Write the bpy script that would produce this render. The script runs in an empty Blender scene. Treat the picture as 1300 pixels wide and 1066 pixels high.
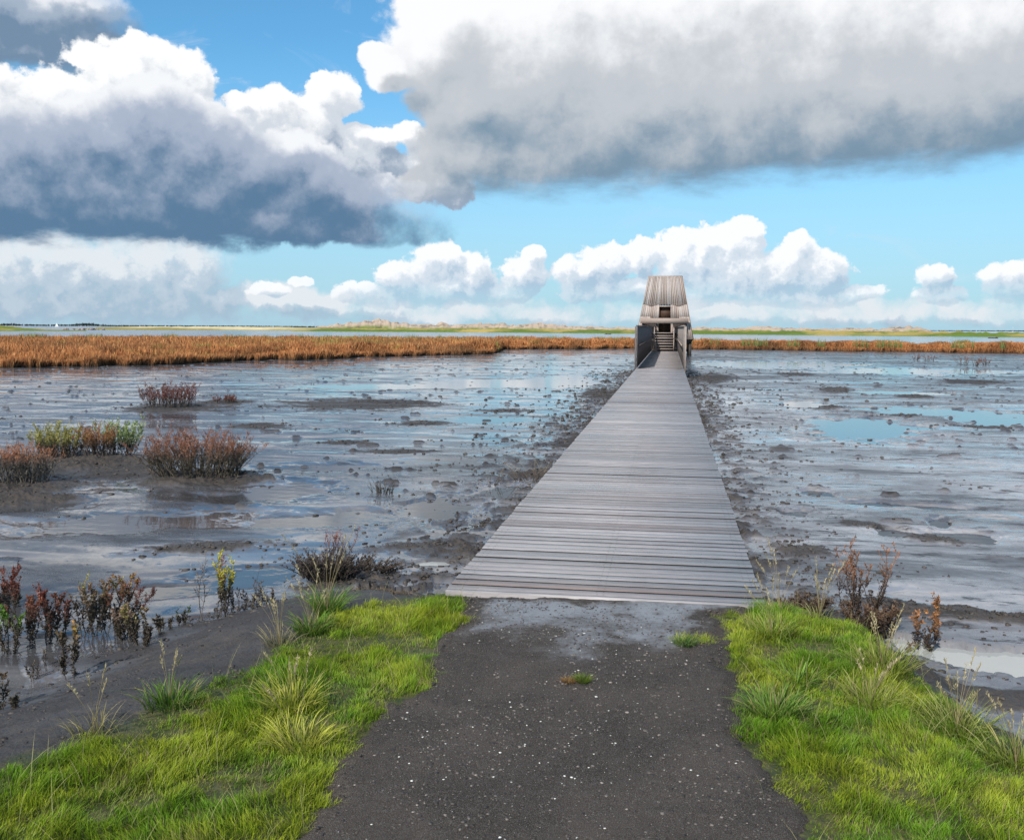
import bpy, math, random
import numpy as np
from mathutils import Matrix, Vector, Euler
R = math.radians
rng = np.random.default_rng(7)
SC = bpy.context.scene
COL = SC.collection

# ------------------------------------------------------------------ camera
W, H = 1300.0, 1066.0
F = 1250.0
EYE = 1.6
yaw, pitch, roll = -math.atan(200 / F), -math.atan(70.9 / F), R(0.33)
cam = bpy.data.objects.new('camera', bpy.data.cameras.new('camera'))
COL.objects.link(cam)
CM = (Matrix.Rotation(-yaw, 4, 'Z') @ Matrix.Rotation(R(90) + pitch, 4, 'X') @ Matrix.Rotation(roll, 4, 'Z'))
cam.matrix_world = Matrix.Translation((0, 0, EYE)) @ CM
cam.data.sensor_width = 36
cam.data.sensor_fit = 'HORIZONTAL'
cam.data.lens = 36 * F / W
cam.data.shift_y = -45.5 / W
cam.data.clip_start = 0.05
cam.data.clip_end = 40000
SC.camera = cam
M3 = np.array(CM.to_3x3())

def ray(px, py):
    d = M3 @ np.array([(px - 650) / F, -(py - 487.5) / F, -1.0])
    return d / np.linalg.norm(d)

def gp(px, py, z=-0.36):
    """ground point seen at that place of the photograph"""
    d = ray(px, py)
    t = (z - EYE) / d[2]
    return np.array([d[0] * t, d[1] * t, z])

def at_dist(px, dist):
    """ground x, y in the direction of column px at the distance dist"""
    d = ray(px, 417)
    s = dist / math.hypot(d[0], d[1])
    return d[0] * s, d[1] * s

def project(x, y, z):
    v = np.stack([x, y, z - EYE], -1) @ M3
    return 650 + F * v[..., 0] / -v[..., 2], 487.5 - F * v[..., 1] / -v[..., 2]

# ------------------------------------------------------------------ numpy noise
def _h(ix, iy, seed):
    h = (ix.astype(np.int64) * 374761393 + iy.astype(np.int64) * 668265263 + seed * 974711) & 0xffffffff
    h = ((h ^ (h >> 13)) * 1274126177) & 0xffffffff
    h = ((h ^ (h >> 16)) * 2246822519) & 0xffffffff
    return (h ^ (h >> 15)) & 0xffffffff

def pn(x, y, seed=0):
    x = np.asarray(x, float); y = np.asarray(y, float)
    xi = np.floor(x); yi = np.floor(y); fx = x - xi; fy = y - yi
    u = fx * fx * fx * (fx * (fx * 6 - 15) + 10); v = fy * fy * fy * (fy * (fy * 6 - 15) + 10)
    def g(dx, dy):
        a = _h(xi + dx, yi + dy, seed) * (2 * math.pi / 4294967296.0)
        return np.cos(a) * (fx - dx) + np.sin(a) * (fy - dy)
    a = g(0, 0) * (1 - u) + g(1, 0) * u
    b = g(0, 1) * (1 - u) + g(1, 1) * u
    return (a * (1 - v) + b * v) * 1.5

def fbm(x, y, oct=4, seed=0, gain=0.5, lac=2.03):
    s = 0; a = 1; t = 0
    for i in range(oct):
        s = s + a * pn(x, y, seed + i * 17); t += a
        x = x * lac + 3.7; y = y * lac - 1.3; a *= gain
    return s / t

def sst(a, b, x):
    t = np.clip((x - a) / (b - a), 0, 1)
    return t * t * (3 - 2 * t)

def in_poly(x, y, P):
    P = np.asarray(P); c = np.zeros(np.shape(x), bool); n = len(P); j = n - 1
    for i in range(n):
        xi, yi = P[i][:2]; xj, yj = P[j][:2]
        if yi != yj:
            c ^= ((yi > y) != (yj > y)) & (x < (xj - xi) * (y - yi) / (yj - yi) + xi)
        j = i
    return c

def poly_dist(x, y, P):
    """signed distance, negative inside"""
    P = np.asarray(P); d = np.full(np.shape(x), 1e9); n = len(P)
    for i in range(n):
        a = P[i][:2]; b = P[(i + 1) % n][:2]; e = b - a
        t = np.clip(((x - a[0]) * e[0] + (y - a[1]) * e[1]) / (e @ e + 1e-9), 0, 1)
        d = np.minimum(d, np.hypot(x - a[0] - t * e[0], y - a[1] - t * e[1]))
    return np.where(in_poly(x, y, P), -d, d)

# ------------------------------------------------------------------ mesh building
class MB:
    def __init__(s):
        s.v = []; s.f = []; s.c = []; s.n = 0
    def add(s, V, Fs, C=None):
        V = np.asarray(V, float).reshape(-1, 3)
        for Fa in (Fs if isinstance(Fs, list) else [Fs]):
            s.f.append(np.asarray(Fa, np.int64) + s.n)
        if C is None: C = (0.5, 0.5, 0.5)
        C = np.asarray(C, float)
        if C.ndim == 1: C = np.tile(C, (len(V), 1))
        s.v.append(V); s.c.append(C); s.n += len(V)
    def box(s, x0, x1, y0, y1, z0, z1, c=None):
        V = [(x, y, z) for x in (x0, x1) for y in (y0, y1) for z in (z0, z1)]
        s.add(V, [[0, 1, 3, 2], [4, 6, 7, 5], [0, 4, 5, 1], [2, 3, 7, 6], [0, 2, 6, 4], [1, 5, 7, 3]], c)
    def bar(s, a, b, w, h, c=None, up=(0, 0, 1)):
        a = np.array(a, float); b = np.array(b, float); d = b - a; d /= np.linalg.norm(d)
        u = np.array(up, float); r = np.cross(d, u); r /= np.linalg.norm(r); u = np.cross(r, d)
        V = [p + r * sx * w / 2 + u * sz * h / 2 for p in (a, b) for sx in (-1, 1) for sz in (-1, 1)]
        s.add(V, [[0, 1, 3, 2], [4, 6, 7, 5], [0, 4, 5, 1], [2, 3, 7, 6], [0, 2, 6, 4], [1, 5, 7, 3]], c)
    def build(s, name, mat, parent=None, smooth=False, loc=None):
        V = np.concatenate(s.v); C = np.concatenate(s.c)
        if loc is not None: V = V - np.array(loc)
        me = bpy.data.meshes.new(name)
        tot, st = [], []
        loops = []; k = 0
        for f in s.f:
            f = f.reshape(-1, f.shape[-1]) if f.ndim > 1 else f.reshape(1, -1)
            m, q = f.shape
            loops.append(f.ravel()); tot.append(np.full(m, q)); st.append(k + np.arange(m) * q); k += m * q
        L = np.concatenate(loops); T = np.concatenate(tot); S = np.concatenate(st)
        me.vertices.add(len(V)); me.vertices.foreach_set('co', V.astype(np.float32).ravel())
        me.loops.add(len(L)); me.loops.foreach_set('vertex_index', L.astype(np.int32))
        me.polygons.add(len(T)); me.polygons.foreach_set('loop_start', S.astype(np.int32)); me.polygons.foreach_set('loop_total', T.astype(np.int32))
        if smooth: me.polygons.foreach_set('use_smooth', np.ones(len(T), bool))
        me.update(calc_edges=True)
        ca = me.color_attributes.new('tint', 'FLOAT_COLOR', 'POINT')
        ca.data.foreach_set('color', np.concatenate([C, np.ones((len(C), 1))], 1).astype(np.float32).ravel())
        me.materials.append(mat)
        o = bpy.data.objects.new(name, me); COL.objects.link(o)
        if loc is not None and parent is None: o.location = loc
        if parent is not None: o.parent = parent
        return o

def add_attr(o, name, arr):
    a = o.data.attributes.new(name, 'FLOAT', 'POINT'); a.data.foreach_set('value', np.asarray(arr, np.float32).ravel())

def blades(mb, P, h, w, az, lean, c0, c1, curve=0.6, seg=3, face=None):
    """grass or leaf blades: P (n,3) roots, az lean direction, lean tip offset as a share of the height"""
    n = len(P); h = np.broadcast_to(h, n); w = np.broadcast_to(w, n)
    lean = np.broadcast_to(lean, n)
    face = rng.uniform(0, 2 * math.pi, n) if face is None else face
    sx, sy = np.cos(face) * w / 2, np.sin(face) * w / 2
    V = np.zeros((n, 2 * seg + 1, 3)); C = np.zeros((n, 2 * seg + 1, 3))
    c0 = np.broadcast_to(c0, (n, 3)); c1 = np.broadcast_to(c1, (n, 3))
    for k in range(seg + 1):
        t = k / seg
        off = lean * h * (t ** (1 + curve)); z = h * t * np.sqrt(np.clip(1 - 0.35 * (lean * t) ** 2, 0.15, 1))
        cx = P[:, 0] + np.cos(az) * off; cy = P[:, 1] + np.sin(az) * off; cz = P[:, 2] + z
        wt = 1 - 0.55 * t
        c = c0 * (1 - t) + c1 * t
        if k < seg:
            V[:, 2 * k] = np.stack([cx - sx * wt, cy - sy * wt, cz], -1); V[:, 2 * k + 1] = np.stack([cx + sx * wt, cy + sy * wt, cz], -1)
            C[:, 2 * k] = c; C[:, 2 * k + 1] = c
        else:
            V[:, 2 * k] = np.stack([cx, cy, cz], -1); C[:, 2 * k] = c
    b = (np.arange(n) * (2 * seg + 1))[:, None]
    fs = []
    if seg > 1:
        q = np.concatenate([b + np.array([2 * k, 2 * k + 1, 2 * k + 3, 2 * k + 2]) for k in range(seg - 1)])
        fs.append(q)
    fs.append(b + np.array([2 * seg - 2, 2 * seg - 1, 2 * seg]))
    mb.add(V.reshape(-1, 3), fs, C.reshape(-1, 3))

def tubes(mb, PL, rad, C, sides=4):
    """PL (m,k,3) polylines, rad (m,k), C (m,k,3)"""
    m, k, _ = PL.shape
    T = np.gradient(PL, axis=1); T /= np.linalg.norm(T, axis=-1, keepdims=True) + 1e-9
    ref = np.array([0.31, 0.87, 0.38]); A = np.cross(T, ref); A /= np.linalg.norm(A, axis=-1, keepdims=True) + 1e-9
    B = np.cross(T, A)
    V = np.zeros((m, k, sides, 3))
    for i in range(sides):
        a = 2 * math.pi * i / sides
        V[:, :, i] = PL + (A * math.cos(a) + B * math.sin(a)) * rad[..., None]
    b = (np.arange(m) * k * sides)[:, None]
    fs = np.concatenate([b + np.array([j * sides + i, j * sides + (i + 1) % sides, (j + 1) * sides + (i + 1) % sides, (j + 1) * sides + i])
                         for j in range(k - 1) for i in range(sides)])
    CC = np.repeat(C[:, :, None, :], sides, 2)
    mb.add(V.reshape(-1, 3), fs, CC.reshape(-1, 3))

def leaves(mb, P, D, L, w, C):
    """small pointed leaves: P roots, D directions, L lengths"""
    n = len(P); L = np.broadcast_to(L, n)[:, None]; w = np.broadcast_to(w, n)[:, None]
    D = D / (np.linalg.norm(D, axis=1, keepdims=True) + 1e-9)
    S = np.cross(D, rng.normal(size=(n, 3))); S /= np.linalg.norm(S, axis=1, keepdims=True) + 1e-9
    V = np.stack([P, P + D * L * 0.45 + S * w / 2, P + D * L, P + D * L * 0.45 - S * w / 2], 1)
    b = (np.arange(n) * 4)[:, None]
    mb.add(V.reshape(-1, 3), b + np.arange(4), np.repeat(C, 4, 0))

ICO = None
def lumps(mb, P, S, col, flat=0.6):
    """rounded irregular lumps"""
    global ICO
    if ICO is None:
        import bmesh
        bm = bmesh.new(); bmesh.ops.create_icosphere(bm, subdivisions=1, radius=1)
        ICO = (np.array([v.co[:] for v in bm.verts]), np.array([[v.index for v in f.verts] for f in bm.faces])); bm.free()
    V0, F0 = ICO; n = len(P); m = len(V0)
    J = 1 + rng.normal(0, 0.22, (n, m, 1)); a = rng.uniform(0, 6.28, n)
    V = V0[None] * J * np.stack([S * rng.uniform(.7, 1.5, n), S * rng.uniform(.7, 1.3, n), S * flat * rng.uniform(.6, 1.2, n)], -1)[:, None]
    x = V[..., 0] * np.cos(a)[:, None] - V[..., 1] * np.sin(a)[:, None]; y = V[..., 0] * np.sin(a)[:, None] + V[..., 1] * np.cos(a)[:, None]
    V = np.stack([x, y, V[..., 2]], -1) + P[:, None]
    fs = (np.arange(n) * m)[:, None, None] + F0[None]
    mb.add(V.reshape(-1, 3), fs.reshape(-1, 3), np.repeat(np.broadcast_to(col, (n, 3)), m, 0))

def tag(o, label=None, cat=None, group=None, kind=None):
    if label: o['label'] = label
    if cat: o['category'] = cat
    if group: o['group'] = group
    if kind: o['kind'] = kind
    return o

def empty(name, loc, rz=0):
    o = bpy.data.objects.new(name, None); COL.objects.link(o); o.location = loc; o.rotation_euler = (0, 0, rz); o.empty_display_size = .2
    return o

# ------------------------------------------------------------------ materials
class NT:
    def __init__(s, nt): s.nt = nt
    def n(s, typ, **kw):
        nd = s.nt.nodes.new(typ)
        for k, v in kw.items():
            if k.startswith('i_'):
                nd.inputs[k[2:].replace('_', ' ')].default_value = v
            else: setattr(nd, k, v)
        return nd
    def put(s, sock, v):
        if isinstance(v, (int, float)):
            sock.default_value = v if sock.type == 'VALUE' else (v, v, v) + ((1,) if sock.type == 'RGBA' else ())
        elif isinstance(v, (tuple, list)):
            sock.default_value = tuple(v) + ((1,) if sock.type == 'RGBA' and len(v) == 3 else ())
        else: s.nt.links.new(v, sock)
    def math(s, op, a, b=0.0, c=None, clamp=False):
        nd = s.nt.nodes.new('ShaderNodeMath'); nd.operation = op; nd.use_clamp = clamp
        s.put(nd.inputs[0], a); s.put(nd.inputs[1], b)
        if c is not None: s.put(nd.inputs[2], c)
        return nd.outputs[0]
    def vmath(s, op, a, b=(0, 0, 0), scale=None):
        nd = s.nt.nodes.new('ShaderNodeVectorMath'); nd.operation = op
        s.put(nd.inputs[0], a); s.put(nd.inputs[1], b)
        if scale is not None: s.put(nd.inputs['Scale'], scale)
        return nd.outputs['Value'] if op in ('LENGTH', 'DOT_PRODUCT', 'DISTANCE') else nd.outputs[0]
    def mix(s, f, a, b, blend='MIX'):
        nd = s.nt.nodes.new('ShaderNodeMix'); nd.data_type = 'RGBA'; nd.blend_type = blend
        s.put(nd.inputs[0], f); s.put(nd.inputs[6], a); s.put(nd.inputs[7], b)
        return nd.outputs[2]
    def mapr(s, v, a, b, c=0.0, d=1.0, smooth=False):
        nd = s.nt.nodes.new('ShaderNodeMapRange'); nd.interpolation_type = 'SMOOTHSTEP' if smooth else 'LINEAR'
        s.put(nd.inputs[0], v); s.put(nd.inputs[1], a); s.put(nd.inputs[2], b); s.put(nd.inputs[3], c); s.put(nd.inputs[4], d)
        return nd.outputs[0]
    def noise(s, vec, scale, detail=4, rough=.5, dim='3D', out=0, dist=0.0):
        nd = s.nt.nodes.new('ShaderNodeTexNoise'); nd.noise_dimensions = dim
        if vec is not None: s.put(nd.inputs['Vector'], vec)
        nd.inputs['Scale'].default_value = scale; nd.inputs['Detail'].default_value = detail; nd.inputs['Roughness'].default_value = rough
        nd.inputs['Distortion'].default_value = dist
        return nd.outputs[out]
    def attr(s, name, out='Fac'):
        nd = s.nt.nodes.new('ShaderNodeAttribute'); nd.attribute_name = name
        return nd.outputs[out]
    def bump(s, h, strength=.5, dist=.01, normal=None):
        nd = s.nt.nodes.new('ShaderNodeBump'); nd.inputs['Strength'].default_value = strength; nd.inputs['Distance'].default_value = dist
        s.put(nd.inputs['Height'], h)
        if normal is not None: s.put(nd.inputs['Normal'], normal)
        return nd.outputs[0]

def mat(name):
    m = bpy.data.materials.new(name); m.use_nodes = True
    t = NT(m.node_tree); b = m.node_tree.nodes['Principled BSDF']
    return m, t, b
def pos(t):
    return t.n('ShaderNodeNewGeometry').outputs['Position']
def obj_co(t):
    return t.n('ShaderNodeTexCoord').outputs['Object']

def plant_mat(name, rough=.55, transl=.25, var=.25, hue=None):
    m, t, b = mat(name)
    c = t.attr('tint', 'Color'); p = pos(t)
    n = t.noise(p, 9, 3)
    c2 = t.mix(1.0, c, t.mapr(n, .3, .7, 1 - var, 1 + var), 'MULTIPLY')
    t.put(b.inputs['Base Color'], c2); b.inputs['Roughness'].default_value = rough
    b.inputs['Specular IOR Level'].default_value = .35
    if transl:
        tr = t.n('ShaderNodeBsdfTranslucent'); t.put(tr.inputs['Color'], c2)
        mx = t.n('ShaderNodeMixShader'); mx.inputs[0].default_value = transl
        t.nt.links.new(b.outputs[0], mx.inputs[1]); t.nt.links.new(tr.outputs[0], mx.inputs[2])
        t.nt.links.new(mx.outputs[0], t.nt.nodes['Material Output'].inputs[0])
    return m
M_GRASS = plant_mat('grass_blades', .5, .4, .3)
M_PLANT = plant_mat('plant_leaves', .6, .2, .3)
M_STEM = plant_mat('plant_stems', .75, 0, .3)
M_MARSH = plant_mat('marsh_stems', .8, .25, .15)

# mud
def mud_material():
    m, t, b = mat('wet_mud'); p = pos(t)
    wet, pale, dark = t.attr('wet'), t.attr('pale'), t.attr('dark')
    sx = t.vmath('MULTIPLY', p, (1.0, 2.4, 1.0))
    n1 = t.noise(sx, 1.1, 7, .62, dist=.6); n2 = t.noise(p, 14, 5, .6); n3 = t.noise(p, 70, 3, .6)
    grey = t.mix(t.mapr(n1, .35, .65), (.050, .050, .056), (.105, .102, .108))
    palec = t.mix(t.mapr(n1, .38, .62), (.24, .23, .235), (.38, .365, .37))
    c = t.mix(pale, grey, palec)
    c = t.mix(t.math('MULTIPLY', dark, t.mapr(n2, .25, .6, .75, 1.0)), c, t.mix(t.mapr(n2, .35, .65), (.028, .022, .017), (.075, .058, .045)))
    fl = t.noise(t.vmath('MULTIPLY', p, (2.2, 6.5, 1.0)), 1.0, 7, .68, dist=.4)
    pt = t.noise(t.vmath('MULTIPLY', p, (.32, .95, 1.0)), 1.0, 6, .6, dist=.5)
    ptm = t.math('MULTIPLY', t.mapr(pt, .50, .60, 0, 1, True), t.mapr(pale, 0, 1, .85, .45))
    c = t.mix(ptm, c, (.042, .037, .036))
    flk = t.math('MULTIPLY', t.mapr(fl, .54, .62, 0, .85, True), t.mapr(wet, .5, .95, 1, .15))
    c = t.mix(flk, c, (.035, .029, .025))
    c = t.mix(t.mapr(n2, .55, .8, 0, .35), c, (.05, .042, .035))
    c = t.mix(t.attr('moss'), c, t.mix(t.mapr(n2, .4, .6), (.035, .045, .012), (.09, .085, .03)))
    t.put(b.inputs['Base Color'], c)
    wn = t.math('ADD', t.math('SUBTRACT', wet, t.math('ADD', t.math('MULTIPLY', flk, .4), t.math('MULTIPLY', ptm, .38))), t.mapr(n1, .3, .7, -.25, .3), clamp=True)
    r = t.mapr(wn, 0, .9, .42, .07)
    r = t.math('ADD', r, t.math('MULTIPLY', dark, .25), clamp=True)
    r = t.math('ADD', r, t.mapr(n2, .3, .7, -.05, .08), clamp=True)
    t.put(b.inputs['Roughness'], r)
    b.inputs['IOR'].default_value = 1.4
    t.put(b.inputs['Specular IOR Level'], t.mapr(wn, 0, 1, .5, .9))
    hgt = t.math('ADD', t.math('MULTIPLY', n2, 1.0), t.math('MULTIPLY', n3, .3))
    bs = t.n('ShaderNodeBump'); t.put(bs.inputs['Height'], hgt); bs.inputs['Distance'].default_value = .03
    t.put(bs.inputs['Strength'], t.math('ADD', t.mapr(wn, 0, .8, .32, .006), t.math('MULTIPLY', dark, .6)))
    t.put(b.inputs['Normal'], bs.outputs[0])
    return m
M_MUD = mud_material()

def water_material(name, base, rough=.03, rip=.02, scale=6, spec=.5):
    m, t, b = mat(name); p = pos(t)
    t.put(b.inputs['Base Color'], base); b.inputs['Roughness'].default_value = rough
    b.inputs['IOR'].default_value = 1.333; b.inputs['Specular IOR Level'].default_value = spec
    n = t.noise(t.vmath('MULTIPLY', p, (1, 1.5, 1)), scale, 3, .5)
    t.put(b.inputs['Normal'], t.bump(n, rip, .05))
    return m
M_WATER = water_material('shallow_water', (.06, .06, .062), .03, .03, 5)
M_LAKE = water_material('lake_water', (.05, .075, .10), .12, .5, 1.3)
M_MILKY = water_material('milky_water', (.36, .36, .34), .06, .03, 4)

def wood_material(name, dark, light, warm, axis='X', rough=.6, grain=60, lv=.16):
    m, t, b = mat(name); p = pos(t)
    c = t.attr('tint', 'Color')
    st = {'X': (1, 12, 12), 'Y': (12, 1, 12), 'Z': (12, 12, 1)}[axis]
    g = t.noise(t.vmath('MULTIPLY', p, st), grain / 12, 5, .65)
    l = t.noise(p, .8, 4, .6)
    sep = t.n('ShaderNodeSeparateColor'); t.put(sep.inputs[0], c)
    base = t.mix(sep.outputs[0], dark, light)
    base = t.mix(sep.outputs[1], base, warm)
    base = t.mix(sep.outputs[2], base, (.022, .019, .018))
    base = t.mix(1.0, base, t.mapr(g, .3, .7, .72, 1.22), 'MULTIPLY')
    base = t.mix(1.0, base, t.mapr(l, .3, .7, 1 - lv, 1 + lv), 'MULTIPLY')
    t.put(b.inputs['Base Color'], base)
    t.put(b.inputs['Roughness'], t.mapr(l, .35, .65, rough - .12, rough + .1))
    b.inputs['Specular IOR Level'].default_value = .45
    t.put(b.inputs['Normal'], t.bump(g, .3, .004))
    return m
M_DECK = wood_material('deck_boards', (.155, .143, .142), (.42, .385, .38), (.23, .16, .135), 'X', .36)
M_BEAM = wood_material('dark_timber', (.03, .026, .024), (.055, .048, .045), (.07, .04, .03), 'Y', .75)
M_CLAD = wood_material('weathered_cladding', (.29, .23, .20), (.46, .385, .345), (.34, .23, .17), 'Z', .8, lv=.07)
M_SCREEN_SHADED = wood_material('shaded_screen_boards', (.085, .075, .075), (.15, .135, .135), (.13, .08, .055), 'Z', .75)  # left screen, shade put into the board colour
M_SCREEN_LIT = wood_material('lit_screen_boards', (.24, .20, .175), (.36, .31, .28), (.28, .18, .13), 'Z', .8)  # right screen, the same boards with sunlight put into the colour
M_INT = wood_material('brown_interior', (.05, .028, .018), (.09, .05, .033), (.1, .05, .03), 'Z', .8)

# path
def path_material():
    m, t, b = mat('packed_path'); p = pos(t)
    wet = t.attr('wet')
    n1 = t.noise(p, 2.2, 6, .6, dist=.4); n2 = t.noise(p, 30, 5, .65); n3 = t.noise(p, 160, 3, .6)
    c = t.mix(t.mapr(n1, .35, .65), (.030, .022, .017), (.072, .055, .045))
    n4 = t.noise(p, 420, 2, .5)
    c = t.mix(t.mapr(n2, .50, .8, 0, .45), c, (.11, .095, .088))
    c = t.mix(t.mapr(n3, .52, .62, 0, .6), c, (.12, .105, .095))
    c = t.mix(t.mapr(n4, .56, .64, 0, .7), c, (.24, .22, .19))
    c = t.mix(t.mapr(n4, .46, .38, 0, .8), c, (.018, .015, .014))
    w = t.math('ADD', wet, t.math('MULTIPLY', t.math('ADD', t.mapr(n1, .35, .65, -.5, .25), t.mapr(n2, .3, .7, -.35, .15)), t.mapr(wet, 0, .4, 0, 1)), clamp=True)
    c = t.mix(t.math('MULTIPLY', w, .8), c, (.22, .225, .24))
    t.put(b.inputs['Base Color'], c)
    t.put(b.inputs['Roughness'], t.mapr(w, 0, 1, .8, .3)); t.put(b.inputs['Specular IOR Level'], t.mapr(w, 0, 1, .18, .6))
    h = t.math('ADD', t.math('MULTIPLY', n2, .7), t.math('ADD', t.math('MULTIPLY', n3, .5), t.math('MULTIPLY', n4, .35)))
    bs = t.n('ShaderNodeBump'); t.put(bs.inputs['Height'], h); bs.inputs['Distance'].default_value = .02
    t.put(bs.inputs['Strength'], t.mapr(w, 0, 1, .65, .2)); t.put(b.inputs['Normal'], bs.outputs[0])
    return m
M_PATH = path_material()

def simple(name, col, rough=.6, var=.2, scale=5, spec=.4, tint=False, bump=0):
    m, t, b = mat(name); p = pos(t); n = t.noise(p, scale, 5, .6)
    base = t.attr('tint', 'Color') if tint else col
    t.put(b.inputs['Base Color'], t.mix(1.0, base, t.mapr(n, .3, .7, 1 - var, 1 + var), 'MULTIPLY'))
    b.inputs['Roughness'].default_value = rough; b.inputs['Specular IOR Level'].default_value = spec
    if bump: t.put(b.inputs['Normal'], t.bump(n, bump, .02))
    return m
M_SHELL = simple('shell', (.68, .66, .6), .5, .2, 90)
M_CLOD = simple('mud_clod', (.04, .033, .028), .55, .4, 25, .4, tint=True, bump=.6)
M_LAND = simple('far_land', None, .9, .15, .05, .1, tint=True)
M_ROCK = simple('rock', (.2, .18, .18), .8, .4, 1.5, tint=True)
M_WHITE = simple('white_paint', (.8, .8, .8), .5, .03, 3)
M_TURB = simple('grey_blue_paint', (.45, .52, .6), .5, .03, 3)

# ------------------------------------------------------------------ ground shape
ZW = -0.405
P_OUT_L = [(-700, 1500), (-240, 1066), (-60, 985), (60, 955), (150, 915), (250, 872), (330, 838), (385, 795), (440, 768), (520, 756), (582, 752)]
P_OUT_R = [(968, 757), (1040, 775), (1100, 792), (1150, 838), (1230, 893), (1300, 945), (1420, 1040), (1700, 1300), (1750, 1700)]
PLAT = [gp(x, y, -.02)[:2] for x, y in P_OUT_L] + [gp(x, y, -.02)[:2] for x, y in P_OUT_R]
PLAT = [np.array([-6, -8.])] + PLAT + [np.array([6, -8.])]
# path outline on the plateau
P_L = [(300, 1300), (395, 1066), (445, 975), (478, 930), (505, 893), (552, 872), (548, 840), (572, 805), (604, 778), (592, 755)]
P_R = [(1010, 757), (900, 775), (905, 800), (912, 822), (908, 850), (925, 872), (918, 905), (962, 975), (1010, 1066), (1120, 1300)]
PATH = [gp(x, y, 0)[:2] for x, y in P_L] + [gp(x, y, 0)[:2] for x, y in P_R]
PATH = [np.array([-.9, -5.])] + PATH + [np.array([1.2, -5.])]

GL = P_OUT_L[1:] + [(604, 765)] + [(608, 780), (585, 800), (562, 815), (556, 838), (566, 872), (520, 892), (490, 915), (474, 935), (445, 975), (395, 1066), (330, 1180), (-240, 1180)]
GR = [(885, 775), (925, 772), (968, 757), (1040, 772), (1100, 790), (1150, 838), (1230, 893), (1300, 945), (1420, 1040), (1600, 1180), (1060, 1180), (1010, 1066), (960, 975), (925, 930), (916, 900), (930, 870), (905, 850), (915, 818), (842, 818), (842, 809), (900, 806), (914, 795)]
GLW = np.array([gp(a, b, -.02)[:2] for a, b in GL]); GRW = np.array([gp(a, b, -.02)[:2] for a, b in GR])
# mounds and pools: (px, py, rx px, ry px, height m)
FEAT = [
    (225, 517, 75, 7, .09), (285, 510, 40, 4, .05), (72, 585, 75, 14, .14), (145, 588, 60, 12, .13), (25, 622, 80, 22, .16),
    (248, 607, 95, 13, .15), (330, 540, 45, 4, .06), (265, 692, 95, 6, .09), (165, 601, 60, 8, .07),
    (620, 700, 75, 10, .13), (560, 690, 90, 6, .06), (670, 665, 60, 7, .09), (700, 650, 40, 10, .08),
    (440, 738, 75, 20, .14), (500, 760, 70, 12, .14), (740, 560, 40, 16, .07), (765, 500, 30, 8, .08),
    (690, 603, 40, 8, .07), (1062, 495, 24, 4.5, .14), (1040, 516, 30, 3.5, .1), (1010, 475, 25, 2, .08), (1160, 503, 24, 2.5, .08),
    (1190, 683, 42, 5, .09), (1095, 665, 30, 5, .03), (1025, 698, 40, 7, .06), (1040, 783, 50, 16, .10), (1250, 540, 35, 3, .06),
    (1150, 525, 22, 3, .05), (1235, 485, 40, 3, .05), (905, 480, 30, 6, .08), (640, 520, 40, 3, .05),
    (540, 535, 45, 4, .06), (460, 512, 120, 9, .04), (440, 560, 40, 3, .05), (500, 572, 60, 4, .04), (1250, 782, 200, 9, .10), (310, 800, 90, 10, .05),
    # pools
    (1090, 540, 90, 17, -.12), (1020, 512, 40, 7, -.07), (1170, 520, 80, 7, -.09), (1270, 530, 60, 12, -.09), (960, 462, 110, 5, -.12), (1130, 470, 130, 5, -.06),
    (1010, 461, 110, 3, -.1), (1230, 470, 90, 3, -.09), (1140, 497, 100, 3, -.07),
    (555, 711, 48, 3.5, -.2), (500, 489, 150, 4, -.11), (650, 485, 130, 7, -.10), (720, 480, 60, 9, -.06), (270, 487, 120, 1.6, -.09), (640, 470, 140, 3, -.05),
    (1040, 623, 26, 5, -.1), (1107, 636, 36, 4, -.1), (1137, 672, 27, 6, -.11), (1180, 640, 60, 3, -.1), (1225, 678, 48, 8, -.13), (1192, 660, 16, 8, -.1), (1012, 648, 22, 5, -.1),
    (1230, 880, 200, 16, .06), (1140, 808, 42, 5, -.4), (1200, 824, 55, 10, -.4), (1270, 835, 65, 13, -.4), (1350, 846, 80, 16, -.4),
    (420, 655, 130, 12, -.05), (560, 640, 60, 25, -.05), (150, 660, 180, 14, -.045), (310, 725, 70, 12, -.07), (350, 620, 90, 15, -.06), (620, 530, 100, 6, -.05), (215, 745, 140, 8, -.06),
    (640, 620, 50, 12, -.04), (40, 640, 80, 7, -.04), (420, 590, 100, 6, -.04), (30, 760, 120, 14, -.05), (40, 812, 60, 9, -.06), (200, 840, 45, 5, -.05),
]
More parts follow.
